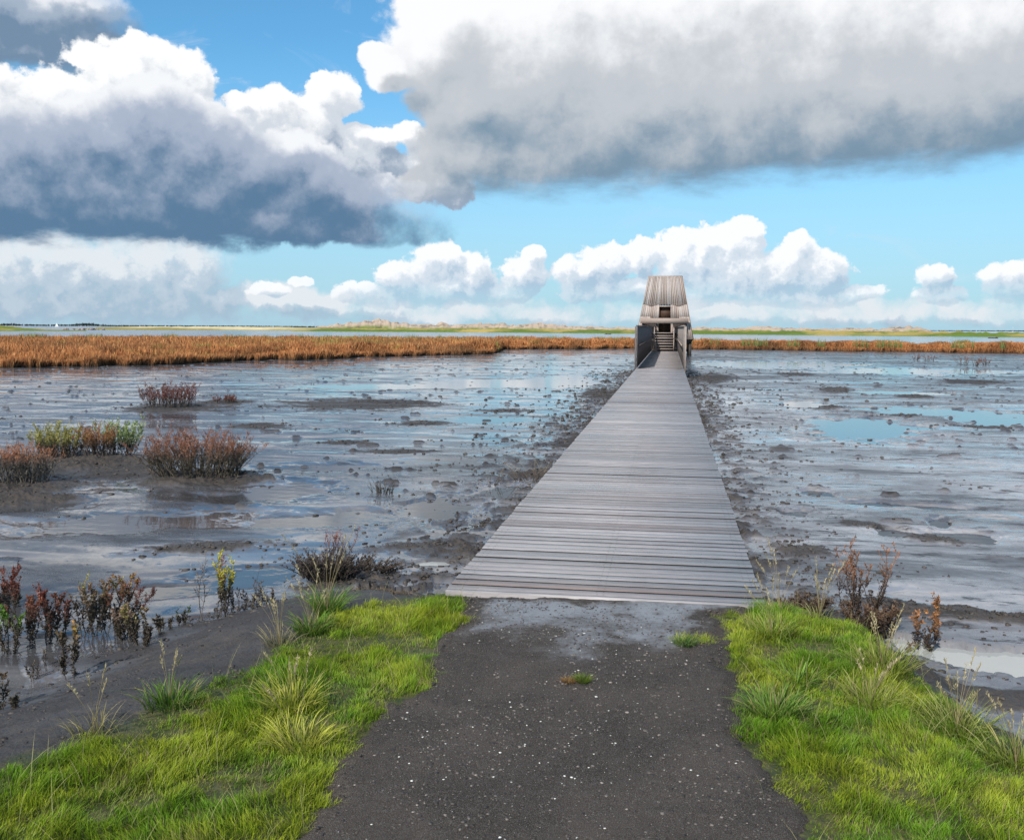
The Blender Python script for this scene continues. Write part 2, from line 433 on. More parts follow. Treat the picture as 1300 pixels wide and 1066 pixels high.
def terrain(x, y):
    dist = np.hypot(x, y)
    right = sst(-1, 2.0, x)
    base = -0.384 + .016 * right + .026 * fbm(x * .16, y * .13, 4, 3) + .020 * fbm(x * .42 + .5 * fbm(x * .3, y * .3, 2, 31), y * 1.0, 3, 11, .42)
    base += .012 * sst(20, 45, dist) * fbm(x * .1, y * .35, 3, 13) * (1 + right)
    rough = sst(-.15, .35, fbm(x * .35, y * .5, 3, 41) + .12 * right)
    base += (.004 + .014 * right) * rough * fbm(x * 2.6, y * 3.6, 4, 5, .55)
    base += .006 * fbm(x * 9, y * 11, 3, 23, .55) * (.04 + rough ** 2) * sst(45, 15, dist)
    dark = np.zeros_like(x)
    for (px, py, rx, ry, h) in FEAT:
        c = gp(px, py); D = math.hypot(c[0], c[1])
        a = math.atan2(c[0], c[1]); ca, sa = math.cos(a), math.sin(a)
        ax = rx * D / F; ay = ry * D * D / (F * 1.96)
        dx, dy = x - c[0], y - c[1]
        near = (np.abs(dx) < 2.2 * (ax + ay)) & (np.abs(dy) < 2.2 * (ax + ay))
        if not near.any(): continue
        dx, dy = dx[near], dy[near]
        u = (dx * ca - dy * sa) / ax; v = (dx * sa + dy * ca) / ay
        r = np.sqrt(u * u + v * v) + (.70 if h > 0 else .75) * fbm(x[near] * (.6 / ax + .8), y[near] * (.6 / ay + 1.2), 5, int(px), .62)
        k = sst(1.25, .25, r)
        if h > 0:
            xx, yy = x[near], y[near]; rg = fbm(xx * 4, yy * 6, 5, 9, .72)
            base[near] += h * .34 * k * (1 + 1.4 * rg); dark[near] = np.maximum(dark[near], .95 * sst(.15, .65, k + .8 * rg))
        else:
            base[near] = base[near] * (1 - k) + (np.minimum(base[near], ZW + h * .35)) * k
    # strewn lumps of mud along both sides of the boardwalk
    dl = -1.335 - x; dr = x - .57
    side = np.maximum(np.where(dl > 0, sst(1.9, .1, dl), 0), np.where(dr > 0, sst(1.1, .05, dr), 0)) * (y > 5.5)
    lump = sst(-.02, .35, fbm(x * 3.4, y * 3.4, 3, 77)) * side
    base += .065 * lump * (.6 + .7 * fbm(x * 9, y * 9, 3, 78, .65)); dark = np.maximum(dark, lump * .9)
    spot = sst(.36, .50, fbm(x * 1.3, y * 2.6, 4, 91, .6)) * sst(8, 12, dist)
    base += .045 * spot; dark = np.maximum(dark, spot * .85)
    # the bank that carries the path
    d = poly_dist(x, y, PLAT)
    k = sst(np.where(x > 0, .55, 1.75), -.05, d + .22 * fbm(x * 1.1, y * 1.1, 3, 51) + .05 * fbm(x * 6, y * 6, 4, 52, .65))
    k = np.where(np.abs(y - 6.6) + np.abs(x + .4) < 2.0, k * sst(6.9, 5.75, y), k)
    pl = -.035 + .012 * fbm(x * 2, y * 2, 3, 61) + .010 * fbm(x * 12, y * 12, 3, 62, .6) * sst(-.1, .3, d)
    base = base * (1 - k) + pl * k
    dark = np.maximum(dark, sst(.0, .5, k) * .8)
    hw = base - ZW
    wet = np.clip(1 - hw / .05, 0, 1) * .75 + .20 + .18 * (1 - right) + .45 * sst(-.1, .2, fbm(x * .22 + 5, y * .6, 4, 101)) * (1 - right * .45)
    wet = np.where(k > .3, .22, wet) * (1 - .75 * dark)
    pale = right * (.55 + .45 * sst(-.2, .2, fbm(x * .3, y * .5, 3, 71))) * sst(48, 20, dist) + (1 - right) * .42 * sst(-.05, .3, fbm(x * .4, y * .8, 3, 81))
    moss = sst(.08, -.04, np.minimum(poly_dist(x, y, GLW), poly_dist(x, y, GRW)) + .1 * fbm(x * 6, y * 6, 3, 55)) if d.min() < 1 else 0 * x
    terrain.moss = moss
    pale = pale * (1 - sst(.0, .6, k)) * (1 - .5 * sst(9, 6.5, y))
    return base, wet, pale, dark

def hgt(x, y):
    return terrain(np.atleast_1d(np.asarray(x, float)), np.atleast_1d(np.asarray(y, float)))[0]

def build_ground():
    cy = math.degrees(yaw)
    a_in = np.linspace(cy - 41, cy + 41, 1150)
    a_out = np.linspace(cy + 41, cy + 319, 80)[1:-1]
    ang = np.radians(np.concatenate([a_in, a_out])); na = len(ang)
    rad = np.concatenate([[.05, .6, 1.2, 1.8], 2.3 * (150 / 2.3) ** (np.linspace(0, 1, 900))]); nr = len(rad)
    A, Rr = np.meshgrid(ang, rad)
    X = np.sin(A) * Rr; Y = np.cos(A) * Rr
    x, y = X.ravel(), Y.ravel()
    z, wet, pale, dark = terrain(x, y)
    far = sst(120, 148, np.hypot(x, y)); z = z * (1 - far) + (ZW - .3) * far
    mb = MB()
    i = np.arange(nr - 1)[:, None] * na; j = np.arange(na)[None]; j2 = (j + 1) % na
    q = np.stack([i + j, i + j2, i + na + j2, i + na + j], -1).reshape(-1, 4)
    mb.add(np.stack([x, y, z], -1), q[:, ::-1], (.5, .5, .5))
    o = mb.build('mud_flat', M_MUD, smooth=True)
    add_attr(o, 'wet', wet); add_attr(o, 'pale', pale); add_attr(o, 'dark', dark); add_attr(o, 'moss', terrain.moss)
    tag(o, kind='structure', label='wet grey tidal mud flat with shallow pools and low ridges')
    # shallow water in the pools
    def disc(name, r0, r1, z, m, n=96):
        mb = MB(); a = np.linspace(0, 2 * math.pi, n, endpoint=False)
        if r0 == 0:
            V = np.concatenate([[[0, 0, z]], np.stack([np.cos(a) * r1, np.sin(a) * r1, np.full(n, z)], -1)])
            mb.add(V, np.stack([np.zeros(n, int), 1 + np.arange(n), 1 + (np.arange(n) + 1) % n], -1))
        else:
            V = np.concatenate([np.stack([np.cos(a) * r, np.sin(a) * r, np.full(n, z)], -1) for r in (r0, r1)])
            k = np.arange(n); k2 = (k + 1) % n
            mb.add(V, np.stack([k, n + k, n + k2, k2], -1))
        return mb.build(name, m)
    tag(disc('water', 0, 118, ZW, M_WATER), kind='structure', label='thin shallow water lying in the hollows of the mud')
    tag(disc('lake_water', 118, 14000, ZW - .002, M_LAKE), kind='structure', label='blue-grey open lake water beyond the marsh')
    tag(disc('lake_bed', 0, 15000, ZW - 2.5, M_MUD), kind='structure', label='lake bed under the water')
build_ground()

# milky puddle on the right
def puddle(pts, z, m, label):
    P = np.array([gp(a, b, z)[:2] for a, b in pts]); mb = MB()
    mb.add(np.concatenate([P, np.full((len(P), 1), z)], 1), np.arange(len(P))[::-1][None])
    tag(mb.build('puddle_water', m), kind='structure', label=label)
puddle([(1080, 792), (1180, 795), (1330, 805), (1500, 820), (1500, 900), (1330, 880), (1200, 858), (1090, 830)], ZW + .004, M_MILKY, 'milky pale pool behind the right grass bank')
puddle([(470, 700), (606, 700), (612, 722), (470, 724)], ZW + .004, M_MILKY, 'narrow milky pool left of the boardwalk front')

# ------------------------------------------------------------------ path
def build_path():
    P = np.array(PATH); x0, x1 = -2.6, 2.4; s = .02
    xs = np.arange(x0, x1, s); ys = np.arange(-2.0, 5.90, s)
    X, Y = np.meshgrid(xs, ys); x, y = X.ravel(), Y.ravel()
    d = poly_dist(x, y, PATH) + .15 * fbm(x * 4, y * 4, 5, 201, .7)
    z = -.012 + .010 * fbm(x * 1.5, y * 1.5, 3, 202) + .003 * fbm(x * 14, y * 14, 3, 203) - .07 * sst(-.03, .2, d)
    mb = MB(); nx = len(xs); ny = len(ys)
    i = np.arange(ny - 1)[:, None] * nx; j = np.arange(nx - 1)[None]
    q = np.stack([i + j, i + j + 1, i + nx + j + 1, i + nx + j], -1).reshape(-1, 4)
    q = q[(d[q] < .3).any(1)]
    mb.add(np.stack([x, y, z], -1), q)
    o = mb.build('path', M_PATH, smooth=True)
    lim = 4.85 + .75 * fbm(x * 1.5, y * 1.2, 5, 205, .6)
    w = sst(-.12, .5, y - lim) * (1 - .7 * sst(.15, .4, fbm(x * 3, y * 4, 3, 206)))
    w = w * sst(.0, -.12, d)
    add_attr(o, 'wet', w)
    tag(o, kind='structure', label='dark packed earth path strewn with shell bits leading to the boards')
    # gravel pressed into the path
    mb = MB(); n = 60000
    px = rng.uniform(-2.2, 2.1, n); py = 1.6 + 4.15 * rng.random(n) ** .8
    ok = (poly_dist(px, py, PATH) < .02) & (rng.random(n) < .35 + 1.0 * sst(-.3, .4, fbm(px * 2.2, py * 2.2, 3, 210)))
    px, py = px[ok], py[ok]; m = len(px)
    S = .0014 + .0065 * rng.random(m) ** 5
    zz = -.0115 + .010 * fbm(px * 1.5, py * 1.5, 3, 202) + .003 * fbm(px * 14, py * 14, 3, 203)
    g = rng.random((m, 1)); cc = (np.array([.035, .028, .026]) * (1 - g ** 3) + np.array([.26, .22, .19]) * g ** 3) * rng.uniform(.7, 1.2, (m, 1))
    lumps(mb, np.stack([px, py, zz], -1), S, cc, .5)
    tag(mb.build('gravel', M_CLOD), 'fine dark gravel and crumbs pressed into the path', 'gravel', kind='stuff')
    # shell fragments
    mb = MB(); n = 2600
    px = rng.uniform(-2, 2, n * 3); py = rng.uniform(1.5, 5.7, n * 3)
    ok = (poly_dist(px, py, PATH) < -.05) & (rng.random(n * 3) < .35 + .9 * pn(px * 1.2, py * 1.2, 8)) & (rng.random(n*3) < sst(5.6, 4.6, py) + .2)
    px, py = px[ok][:n], py[ok][:n]; m = len(px)
    S = .0010 + .0046 * rng.random(m) ** 7
    zz = -.010 + .010 * fbm(px * 1.5, py * 1.5, 3, 202)
    lumps(mb, np.stack([px, py, zz], -1), S, np.array([.7, .68, .62]), .35)
    tag(mb.build('shell_fragments', M_SHELL), 'small white shell fragments scattered over the dark path', 'shells', kind='stuff')
build_path()

# ------------------------------------------------------------------ boardwalk
XL, XR, Y0, Y1 = -1.335, .57, 5.86, 72.2
def build_boardwalk():
    root = tag(empty('boardwalk', (-.395, Y0, 0)), 'long grey weathered timber boardwalk crossing the mud to the hide', 'boardwalk')
    L = (-.395, Y0, 0)
    mb = MB(); y = Y0; k = 0; pitch_ = .124
    while y < Y1:
        g = .021 + .006 * rng.random()
        t = np.clip(rng.normal(.58, .17), 0, 1); warm = float(np.clip(rng.normal(.08, .12), 0, .6))
        if rng.random() < .10: t *= .45; warm = .45
        if k == 1: t, warm = .25, .6
        c = (t, warm, 0); e = rng.normal(0, .004, 2); dz = rng.normal(0, .0016)
        sk = rng.normal(0, .0012)
        nseg = 1
        xa, xb = XL + e[0], XR + e[1]
        V = [(xx, yy + (sk if xx == xb else -sk), zz + dz) for xx in (xa, xb) for yy in (y, y + pitch_ - g) for zz in (-.036, 0)]
        # chamfer the top edges
        b = .004
        P = []
        for xx, s_ in ((xa, -sk), (xb, sk)):
            for yy, zz in ((y, -.036), (y, -b), (y + b, 0), (y + pitch_ - g - b, 0), (y + pitch_ - g, -b), (y + pitch_ - g, -.036)):
                P.append((xx, yy + s_, zz + dz))
        mb.add(P, [np.array([[j, j + 1, j + 7, j + 6] for j in (1, 2, 3)]), np.array([[5, 4, 3, 2, 1, 0]]), np.array([[6, 7, 8, 9, 10, 11]])], c)
        mb.add(P, np.array([[0, 1, 7, 6], [4, 5, 11, 10], [5, 0, 6, 11]]), (c[0], c[1], 1))     # edges and underside coloured dark so the gaps read as dark lines
        if y < 16:
            for sx in (XL + .045, XL + .085, -.415, -.375, XR - .085, XR - .045):
                for sy in (.025, .077):
                    q = rng.normal(0, .003, 2); a_ = np.linspace(0, 6.28, 6, endpoint=False)
                    mb.add([(sx + q[0] + .0042 * math.cos(t_), y + sy + q[1] + .0042 * math.sin(t_), dz + .0012) for t_ in a_], np.arange(6)[None], (.2, 0, 1))
        y += pitch_; k += 1
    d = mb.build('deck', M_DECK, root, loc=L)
    for i, x in enumerate((XL + .06, -.395, XR - .06)):
        mb = MB(); mb.box(x - .045, x + .045, Y0 + .03, Y1, -.20, -.038, (.4, .2, 0)); mb.build('beam', M_BEAM, root, loc=L)
    for yy in np.arange(Y0 + 1.4, Y1, 3.0):
        for x in (XL + .13, XR - .13):
            mb = MB(); a = np.linspace(0, 2 * math.pi, 10, endpoint=False)
            V = [(x + .07 * math.cos(t), yy + .07 * math.sin(t), z) for z in (-.9, -.205) for t in a]
            mb.add(V, [np.array([[j, (j + 1) % 10, 10 + (j + 1) % 10, 10 + j] for j in range(10)])], (.5, .2, 0))
            mb.build('pile', M_BEAM, root, loc=L)
        mb = MB(); mb.box(XL + .02, XR - .02, yy - .11, yy - .074, -.34, -.21, (.4, .2, 0)); mb.build('cross_beam', M_BEAM, root, loc=L)
    # kerb end plank at the path
    mb = MB(); mb.box(XL, XR, Y0 - .05, Y0 - .004, -.12, -.004, (.7, .1, 0)); mb.build('end_board', M_DECK, root, loc=L)
build_boardwalk()

# ------------------------------------------------------------------ screens and hide
def build_screens():
    ya, yb = 39.8, 71.6
    for side, x, m, lab in ((-1, XL + .03, M_SCREEN_SHADED, 'tall board screen coloured as if shaded, on the left edge of the boardwalk'),
                            (1, XR - .01, M_SCREEN_LIT, 'tall board screen coloured as if sunlit, on the right edge of the boardwalk')):
        L = (x, ya, 0)
        root = tag(empty('board_screen', L), lab, 'screen', 'board screens beside the boardwalk')
        mb = MB(); y = ya + .02
        while y < yb:
            w = .145; t = float(np.clip(rng.normal(.5, .22), 0, 1))
            mb.box(x - .0125, x + .0125, y, y + w - .008, .05, 1.70 + rng.normal(0, .006), (t, float(rng.random() < .15) * .5, 0))
            y += w
        mb.build('boarding', m, root, loc=L)
        mb = MB(); mb.box(x - .05, x + .05, ya, yb, 1.712, 1.755, (.6, .1, 0)); mb.build('cap_rail', m, root, loc=L)
        o = side * .06
        for zc in (.35, 1.15):
            mb = MB(); mb.box(x + o * .7 - .02, x + o * .7 + .02, ya + .05, yb, zc - .06, zc + .06, (.5, .2, 0)); mb.build('rail', m, root, loc=L)
        for yy in np.arange(ya + .05, yb, 2.65):
            mb = MB(); mb.box(x + o * .9 - .03, x + o * .9 + .03, yy - .05, yy + .05, -.5, 1.70, (.55, .2, 0)); mb.build('post', m, root, loc=L)
        # inside handrail
        mb = MB(); xi = x - side * .09
        mb.bar((xi, ya + .3, .95), (xi, yb - 1, .95), .045, .05, (.5, .3, 0)); mb.build('handrail', m, root, loc=L)
build_screens()

HY = 74.0
def build_hide():
    cx = -.40; L = (cx, HY, 0)
    root = tag(empty('bird_hide', L), 'tapering timber bird hide clad in pale vertical boards at the far end of the boardwalk', 'bird hide')
    zb, zt = .85, 5.5
    def hw(z): return 1.22 + (zt - z) * .187        # half width
    def fy(z): return HY + .55 * (z - 2.4) / 3.1    # front leans back
    def by(z): return HY + 4.6 - .55 * (z - 2.4) / 3.1
    def strips(mb, quad, n, th, zlow=None, zig=None):
        """vertical boards between left and right edges; quad = (bl, br, tr, tl)"""
        bl, br, tr, tl = [np.array(p, float) for p in quad]
        nrm = np.cross(br - bl, tl - bl); nrm /= np.linalg.norm(nrm)
        for i in range(n):
            u0, u1 = i / n, (i + 1) / n - .008
            p = [bl + (br - bl) * u0, bl + (br - bl) * u1, tl + (tr - tl) * u1, tl + (tr - tl) * u0]
            if zig is not None:
                for q in (0, 1):
                    k = zig((u0, u1)[q]); p[q] = p[q] + (p[3 - q] - p[q]) * k
            o = nrm * (th + rng.uniform(0, .008))
            V = [*p, *[q + o for q in p]]
            t = float(np.clip(rng.normal(.55, .25), 0, 1)); w = float(rng.random() < .12) * .5
            mb.add(V, [np.array([[0, 3, 2, 1], [4, 5, 6, 7], [0, 1, 5, 4], [1, 2, 6, 5], [2, 3, 7, 6], [3, 0, 4, 7]])], (t, w, 0))
    # upper front with window notch
    wz0, wz1, ww = 2.42, 3.22, .42
    zj = 3.32
    mb = MB()
    def zig(u):
        a = abs(u - .5) * 2
        return 0.0 if a < .34 else (.075 * (1 - abs((a - .62)) / .28) if a < .9 else -.01)
    z1 = zj
    strips(mb, ((cx - hw(z1), fy(z1), z1), (cx + hw(z1), fy(z1), z1), (cx + hw(zt), fy(zt), zt), (cx - hw(zt), fy(zt), zt)), 24, .05, zig=lambda u: -zig(u) + .05)
    mb.build('front_cladding', M_CLAD, root, loc=L)
    # lower front panels left and right of the window
    for sd in (-1, 1):
        mb = MB(); y_ = .05
        a, b = cx + sd * (ww + .02), cx + sd * hw(2.42); a2, b2 = cx + sd * (ww + .02), cx + sd * hw(3.5)
        q = ((a, fy(2.42) + .02, 2.42), (b, fy(2.42) + .02, 2.42), (b2, fy(3.5) + .02, 3.5), (a2, fy(3.5) + .02, 3.5))
        if sd < 0: q = (q[1], q[0], q[3], q[2])
        strips(mb, q, 9, .02); mb.build('front_panel', M_CLAD, root, loc=L)
    for sd in (-1, 1):
        mb = MB(); a, b = cx + sd * 1.05, cx + sd * hw(.85)
        q = ((a, fy(.85), .85), (b, fy(.85), .85), (cx + sd * hw(2.5), fy(2.5), 2.5), (a, fy(2.5), 2.5))
        if sd < 0: q = (q[1], q[0], q[3], q[2])
        strips(mb, q, 8, .02); mb.build('wing_panel', M_CLAD, root, loc=L)
    # side walls, back wall
    for sd in (-1, 1):
        mb = MB()
        f0 = (cx + sd * hw(zb), fy(zb) + .1, zb); b0 = (cx + sd * hw(zb), by(zb), zb); b1 = (cx + sd * hw(zt), by(zt), zt); f1 = (cx + sd * hw(zt), fy(zt), zt)
        strips(mb, (f0, b0, b1, f1) if sd > 0 else (b0, f0, f1, b1), 32, .04); mb.build('side_wall', M_CLAD, root, loc=L)
    mb = MB(); strips(mb, ((cx + hw(zb), by(zb), zb), (cx - hw(zb), by(zb), zb), (cx - hw(zt), by(zt), zt), (cx + hw(zt), by(zt), zt)), 26, .04)
    mb.build('back_wall', M_CLAD, root, loc=L)
    mb = MB(); mb.box(cx - hw(zt) - .03, cx + hw(zt) + .03, fy(zt) - .05, by(zt) + .05, zt + .002, zt + .06, (.5, .2, 0)); mb.build('roof', M_CLAD, root, loc=L)
    mb = MB(); mb.box(cx - 2.02, cx + 2.02, HY + .1, HY + 4.6, zb - .16, zb - .004, (.4, .2, 0)); mb.build('floor_frame', M_BEAM, root, loc=L)
    # window
    wn = empty('window', (0, 0, 0)); wn.parent = root
    yw = fy(2.8)
    mb = MB(); mb.box(cx - ww, cx + ww, yw + .30, yw + .33, wz0, wz1 + .05, (.5, .4, 0)); w_ = mb.build('recess', M_INT, wn, loc=L)
    mb = MB()
    for a, b, c, d in ((cx - ww - .06, cx - ww, wz0, wz1 + .1), (cx + ww, cx + ww + .06, wz0, wz1 + .1)):
        mb.box(a, b, yw - .06, yw + .32, c, d, (.7, .2, 0))
    mb.box(cx - ww, cx + ww, yw - .05, yw + .32, wz1 + .02, wz1 + .1, (.7, .2, 0)); mb.build('frame', M_CLAD, wn, loc=L)
    # lintel beam with curved knees
    mb = MB(); mb.box(cx - 1.78, cx + 1.72, HY - .75, HY - .45, 2.02, 2.40, (.0, .15, 0)); mb.build('lintel_beam', M_CLAD, root, loc=L)
    for sd in (-1, 1):
        mb = MB(); n = 9
        for i in range(n):
            u0, u1 = i / n, (i + 1) / n
            xa = cx + sd * (1.62 - 1.0 * u0); xb = cx + sd * (1.62 - 1.0 * u1)
            za = 2.0 - .34 * math.sin(math.pi * .5 * u0) ** 1.5; zb_ = 2.0 - .34 * math.sin(math.pi * .5 * u1) ** 1.5
            V = [(xa, HY - .7, 2.015), (xb, HY - .7, 2.015), (xb, HY - .7, zb_ - .02), (xa, HY - .7, za - .02)]
            V += [(p[0], HY + .2, p[2]) for p in V]
            mb.add(V, [np.array([[0, 1, 2, 3], [7, 6, 5, 4], [0, 4, 5, 1], [1, 5, 6, 2], [2, 6, 7, 3], [3, 7, 4, 0]])], (.0, .3, 0))
        mb.build('knee_brace', M_BEAM, root, loc=L)
        # portal walls folding in to the door
        mb = MB(); a = (cx + sd * 1.62, HY - .5, .1); b = (cx + sd * .46, HY + 1.0, .1)
        q = (a, b, (b[0], b[1], 2.0), (a[0], a[1], 2.0))
        if sd > 0: q = (q[1], q[0], q[3], q[2])
        strips(mb, q, 9, .03); mb.build('portal_wall', M_CLAD, root, loc=L)
    mb = MB(); mb.box(cx - .46, cx + .42, HY + 1.7, HY + 1.74, 1.35, 2.05, (.6, .6, 0)); mb.build('door', M_INT, root, loc=L)
    mb = MB(); mb.box(cx - 1.5, cx + 1.5, HY + .1, HY + 1.69, 1.27, 1.345, (.4, .2, 0)); mb.build('landing', M_CLAD, root, loc=L)
    # stair
    st = empty('stairs', (0, 0, 0)); st.parent = root
    for i in range(7):
        z = .19 * (i + 1); yy = 71.95 + .29 * i
        mb = MB(); mb.box(cx - .68, cx + .62, yy, yy + .27, z - .045, z, (.8, .2, 0)); mb.build('tread', M_CLAD, st, loc=L)
    mb = MB(); mb.box(cx - .70, cx + .64, 73.95, 73.98, -.1, 1.3, (.2, .2, 0)); mb.build('dark_gap_sheet', M_BEAM, st, loc=L)  # dark sheet added behind the treads as the shade between steps
    for sd, xo in ((-1, -.73), (1, .67)):
        mb = MB(); mb.bar((cx + xo, 71.7, .02), (cx + xo, 74.1, 1.42), .05, .26, (.3, .4, 0)); mb.build('stringer', M_BEAM, st, loc=L)
        mb = MB(); mb.bar((cx + xo, 71.6, .95), (cx + xo, 73.9, 2.0), .06, .06, (.6, .3, 0))
        mb.bar((cx + xo, 71.75, .0), (cx + xo, 71.75, 1.0), .06, .06, (.5, .3, 0), up=(0, 1, 0)); mb.build('stair_rail', M_CLAD, st, loc=L)
    # skirt on the right flank and legs
    for sd in (-1, 1):
        mb = MB()
        V = [(cx + sd * 1.75, HY + .0, 1.15), (cx + sd * 2.12, HY + .1, .80), (cx + sd * 2.16, HY + 3.5, .8), (cx + sd * 1.75, HY + 3.5, 1.15), (cx + sd * 1.55, HY - .1, .45), (cx + sd * 1.55, HY + 3.5, .45)]
        mb.add(V, [np.array([[0, 1, 2, 3], [1, 4, 5, 2]]), np.array([[0, 4, 1], [3, 2, 5]])], (.2, .2, 0)); mb.build('under_skirt', M_BEAM, root, loc=L)
        for yy in (.25, 2.2, 4.3):
            mb = MB(); mb.bar((cx + sd * 1.85, HY + yy, -.7), (cx + sd * 1.85, HY + yy, zb - .17), .26, .26, (.1, .2, 0), up=(0, 1, 0)); mb.build('leg', M_BEAM, root, loc=L)
    mb = MB(); mb.box(cx - 1.7, cx + 1.7, HY + .3, HY + .4, -.05, .12, (.1, .2, 0)); mb.build('cross_beam', M_BEAM, root, loc=L)
build_hide()

# ------------------------------------------------------------------ grass
def build_grass():
    for P, lab in ((GLW, 'bright green grass on the bank left of the path'), (GRW, 'bright green grass on the bank right of the path')):
        mb = MB(); lo, hi = P.min(0), P.max(0)
        n = int(np.prod(hi + .4 - lo) * 26000)
        x = rng.uniform(lo[0] - .2, hi[0] + .2, n); y = rng.uniform(lo[1] - .2, hi[1] + .2, n)
        d = poly_dist(x, y, P) + .20 * fbm(x * 5, y * 5, 4, 301, .65)
        cl = fbm(x * 2.6, y * 2.6, 4, 302, .55); cl2 = fbm(x * 9, y * 9, 2, 303)
        keep = (d < .0) & (rng.random(n) < .30 + .95 * sst(-.42, .05, cl + .4 * cl2)) & (rng.random(n) < sst(.02, -.12, d) + .25)
        keep &= (y > 1.5)
        x, y, cl, cl2, d = x[keep], y[keep], cl[keep], cl2[keep], d[keep]; n = len(x)
        h = (.018 + .055 * sst(-.25, .55, cl + .45 * cl2)) * rng.uniform(.6, 1.35, n) * (.55 + .45 * sst(0, -.15, d))
        z = hgt(x, y) - .004
        flow = 2.5 * fbm(x * 1.5, y * 1.5, 2, 305) * 3
        az = flow + rng.normal(0, .9, n); lean = np.abs(rng.normal(.55, .35, n))
        t = rng.random((n, 1)); k = sst(-.35, .4, fbm(x * 1.8, y * 1.8, 3, 306) + .35 * fbm(x * 11, y * 11, 2, 307))[:, None]
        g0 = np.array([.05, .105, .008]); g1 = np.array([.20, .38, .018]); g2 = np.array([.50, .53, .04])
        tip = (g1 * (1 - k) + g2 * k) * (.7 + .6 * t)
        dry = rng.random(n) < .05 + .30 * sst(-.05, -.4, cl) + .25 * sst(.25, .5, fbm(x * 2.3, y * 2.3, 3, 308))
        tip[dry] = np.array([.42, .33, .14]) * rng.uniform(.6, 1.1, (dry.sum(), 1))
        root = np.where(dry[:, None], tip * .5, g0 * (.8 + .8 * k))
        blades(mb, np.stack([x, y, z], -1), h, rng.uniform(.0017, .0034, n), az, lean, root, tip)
        # longer thin stalks
        n2 = int(n * .004); i = rng.integers(0, n, n2)
        blades(mb, np.stack([x[i], y[i], z[i]], -1), rng.uniform(.08, .22, n2), .0022, rng.uniform(0, 6.28, n2), rng.uniform(.2, 1.0, n2),
               np.array([.18, .22, .05]), np.array([.50, .42, .20]), seg=4)
        o = mb.build('grass', M_GRASS)
        tag(o, lab, 'grass', kind='stuff')
build_grass()

def tussock(px, py, z, r, h, n, c0, c1, label, name='grass_tussock', cat='grass tussock', group=None, w=.0055, lean=(.6, .35), seeds=0, sh=.3):
    c = gp(px, py, z); c[2] = float(hgt(c[0], c[1])[0]) - .005
    if group == 'small grass patches on the path': c[2] = -.012 + float(.010 * fbm(c[0] * 1.5, c[1] * 1.5, 3, 202))
    mb = MB(); a = rng.uniform(0, 6.28, n); rr = r * np.sqrt(rng.random(n)) * .55
    P = np.stack([rr * np.cos(a), rr * np.sin(a), np.zeros(n)], -1)
    az = a + rng.normal(0, .5, n); t = rng.random((n, 1))
    C1 = np.array(c1) * (.65 + .7 * t); C1[rng.random(n) < .18] = np.array([.48, .38, .16])
    blades(mb, P, h * rng.uniform(.5, 1.15, n), w * rng.uniform(.6, 1.2, n), az, np.abs(rng.normal(lean[0], lean[1], n)) + rr / r * .5, np.array(c0), C1, seg=4)
    if seeds:
        s = seeds; a = rng.uniform(0, 6.28, s); k = 6; tt = np.linspace(0, 1, k)
        ln = rng.uniform(.15, .55, s); hh = sh * rng.uniform(.7, 1.2, s)
        PL = np.zeros((s, k, 3)); PL[..., 0] = np.cos(a)[:, None] * (ln * hh)[:, None] * tt ** 1.6; PL[..., 1] = np.sin(a)[:, None] * (ln * hh)[:, None] * tt ** 1.6; PL[..., 2] = hh[:, None] * tt
        tubes(mb, PL, np.full((s, k), .0011), np.tile(np.array([.45, .36, .19]), (s, k, 1)), 3)
        m = 26; ii = np.repeat(np.arange(s), m); u = rng.uniform(.76, 1, len(ii))
        f = u * (k - 1); i0 = np.minimum(f.astype(int), k - 2); fr = (f - i0)[:, None]
        Q = PL[ii, i0] * (1 - fr) + PL[ii, i0 + 1] * fr
        D = rng.normal(0, .35, (len(ii), 3)) + np.array([0, 0, 1.0])
        leaves(mb, Q, D, .016, .004, np.tile(np.array([.55, .46, .27]), (len(ii), 1)) * rng.uniform(.7, 1.1, (len(ii), 1)))
    o = mb.build(name, M_GRASS); o.location = c
    tag(o, label, cat, group)
    return o
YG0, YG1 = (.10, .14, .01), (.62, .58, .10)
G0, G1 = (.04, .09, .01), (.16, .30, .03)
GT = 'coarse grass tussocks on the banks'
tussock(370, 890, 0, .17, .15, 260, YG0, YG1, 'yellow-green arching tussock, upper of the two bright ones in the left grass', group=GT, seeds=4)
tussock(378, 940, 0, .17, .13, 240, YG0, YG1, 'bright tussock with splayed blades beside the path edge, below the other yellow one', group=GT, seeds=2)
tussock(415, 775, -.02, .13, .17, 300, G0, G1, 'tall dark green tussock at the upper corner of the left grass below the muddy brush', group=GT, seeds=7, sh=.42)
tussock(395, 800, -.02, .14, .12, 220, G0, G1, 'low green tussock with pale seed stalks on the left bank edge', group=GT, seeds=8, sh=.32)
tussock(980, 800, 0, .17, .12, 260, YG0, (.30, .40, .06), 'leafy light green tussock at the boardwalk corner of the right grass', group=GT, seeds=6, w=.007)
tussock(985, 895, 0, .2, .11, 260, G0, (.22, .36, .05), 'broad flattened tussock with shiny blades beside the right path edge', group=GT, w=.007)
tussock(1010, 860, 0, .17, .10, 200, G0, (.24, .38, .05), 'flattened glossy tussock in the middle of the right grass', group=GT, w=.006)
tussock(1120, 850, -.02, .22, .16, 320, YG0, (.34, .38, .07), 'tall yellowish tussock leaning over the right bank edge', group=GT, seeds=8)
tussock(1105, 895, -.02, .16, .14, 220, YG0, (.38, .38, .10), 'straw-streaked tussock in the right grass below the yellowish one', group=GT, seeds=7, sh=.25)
tussock(1215, 925, -.02, .2, .15, 260, YG0, (.36, .38, .10), 'straw-streaked tussock near the lower right bank edge', group=GT, seeds=9, sh=.3)
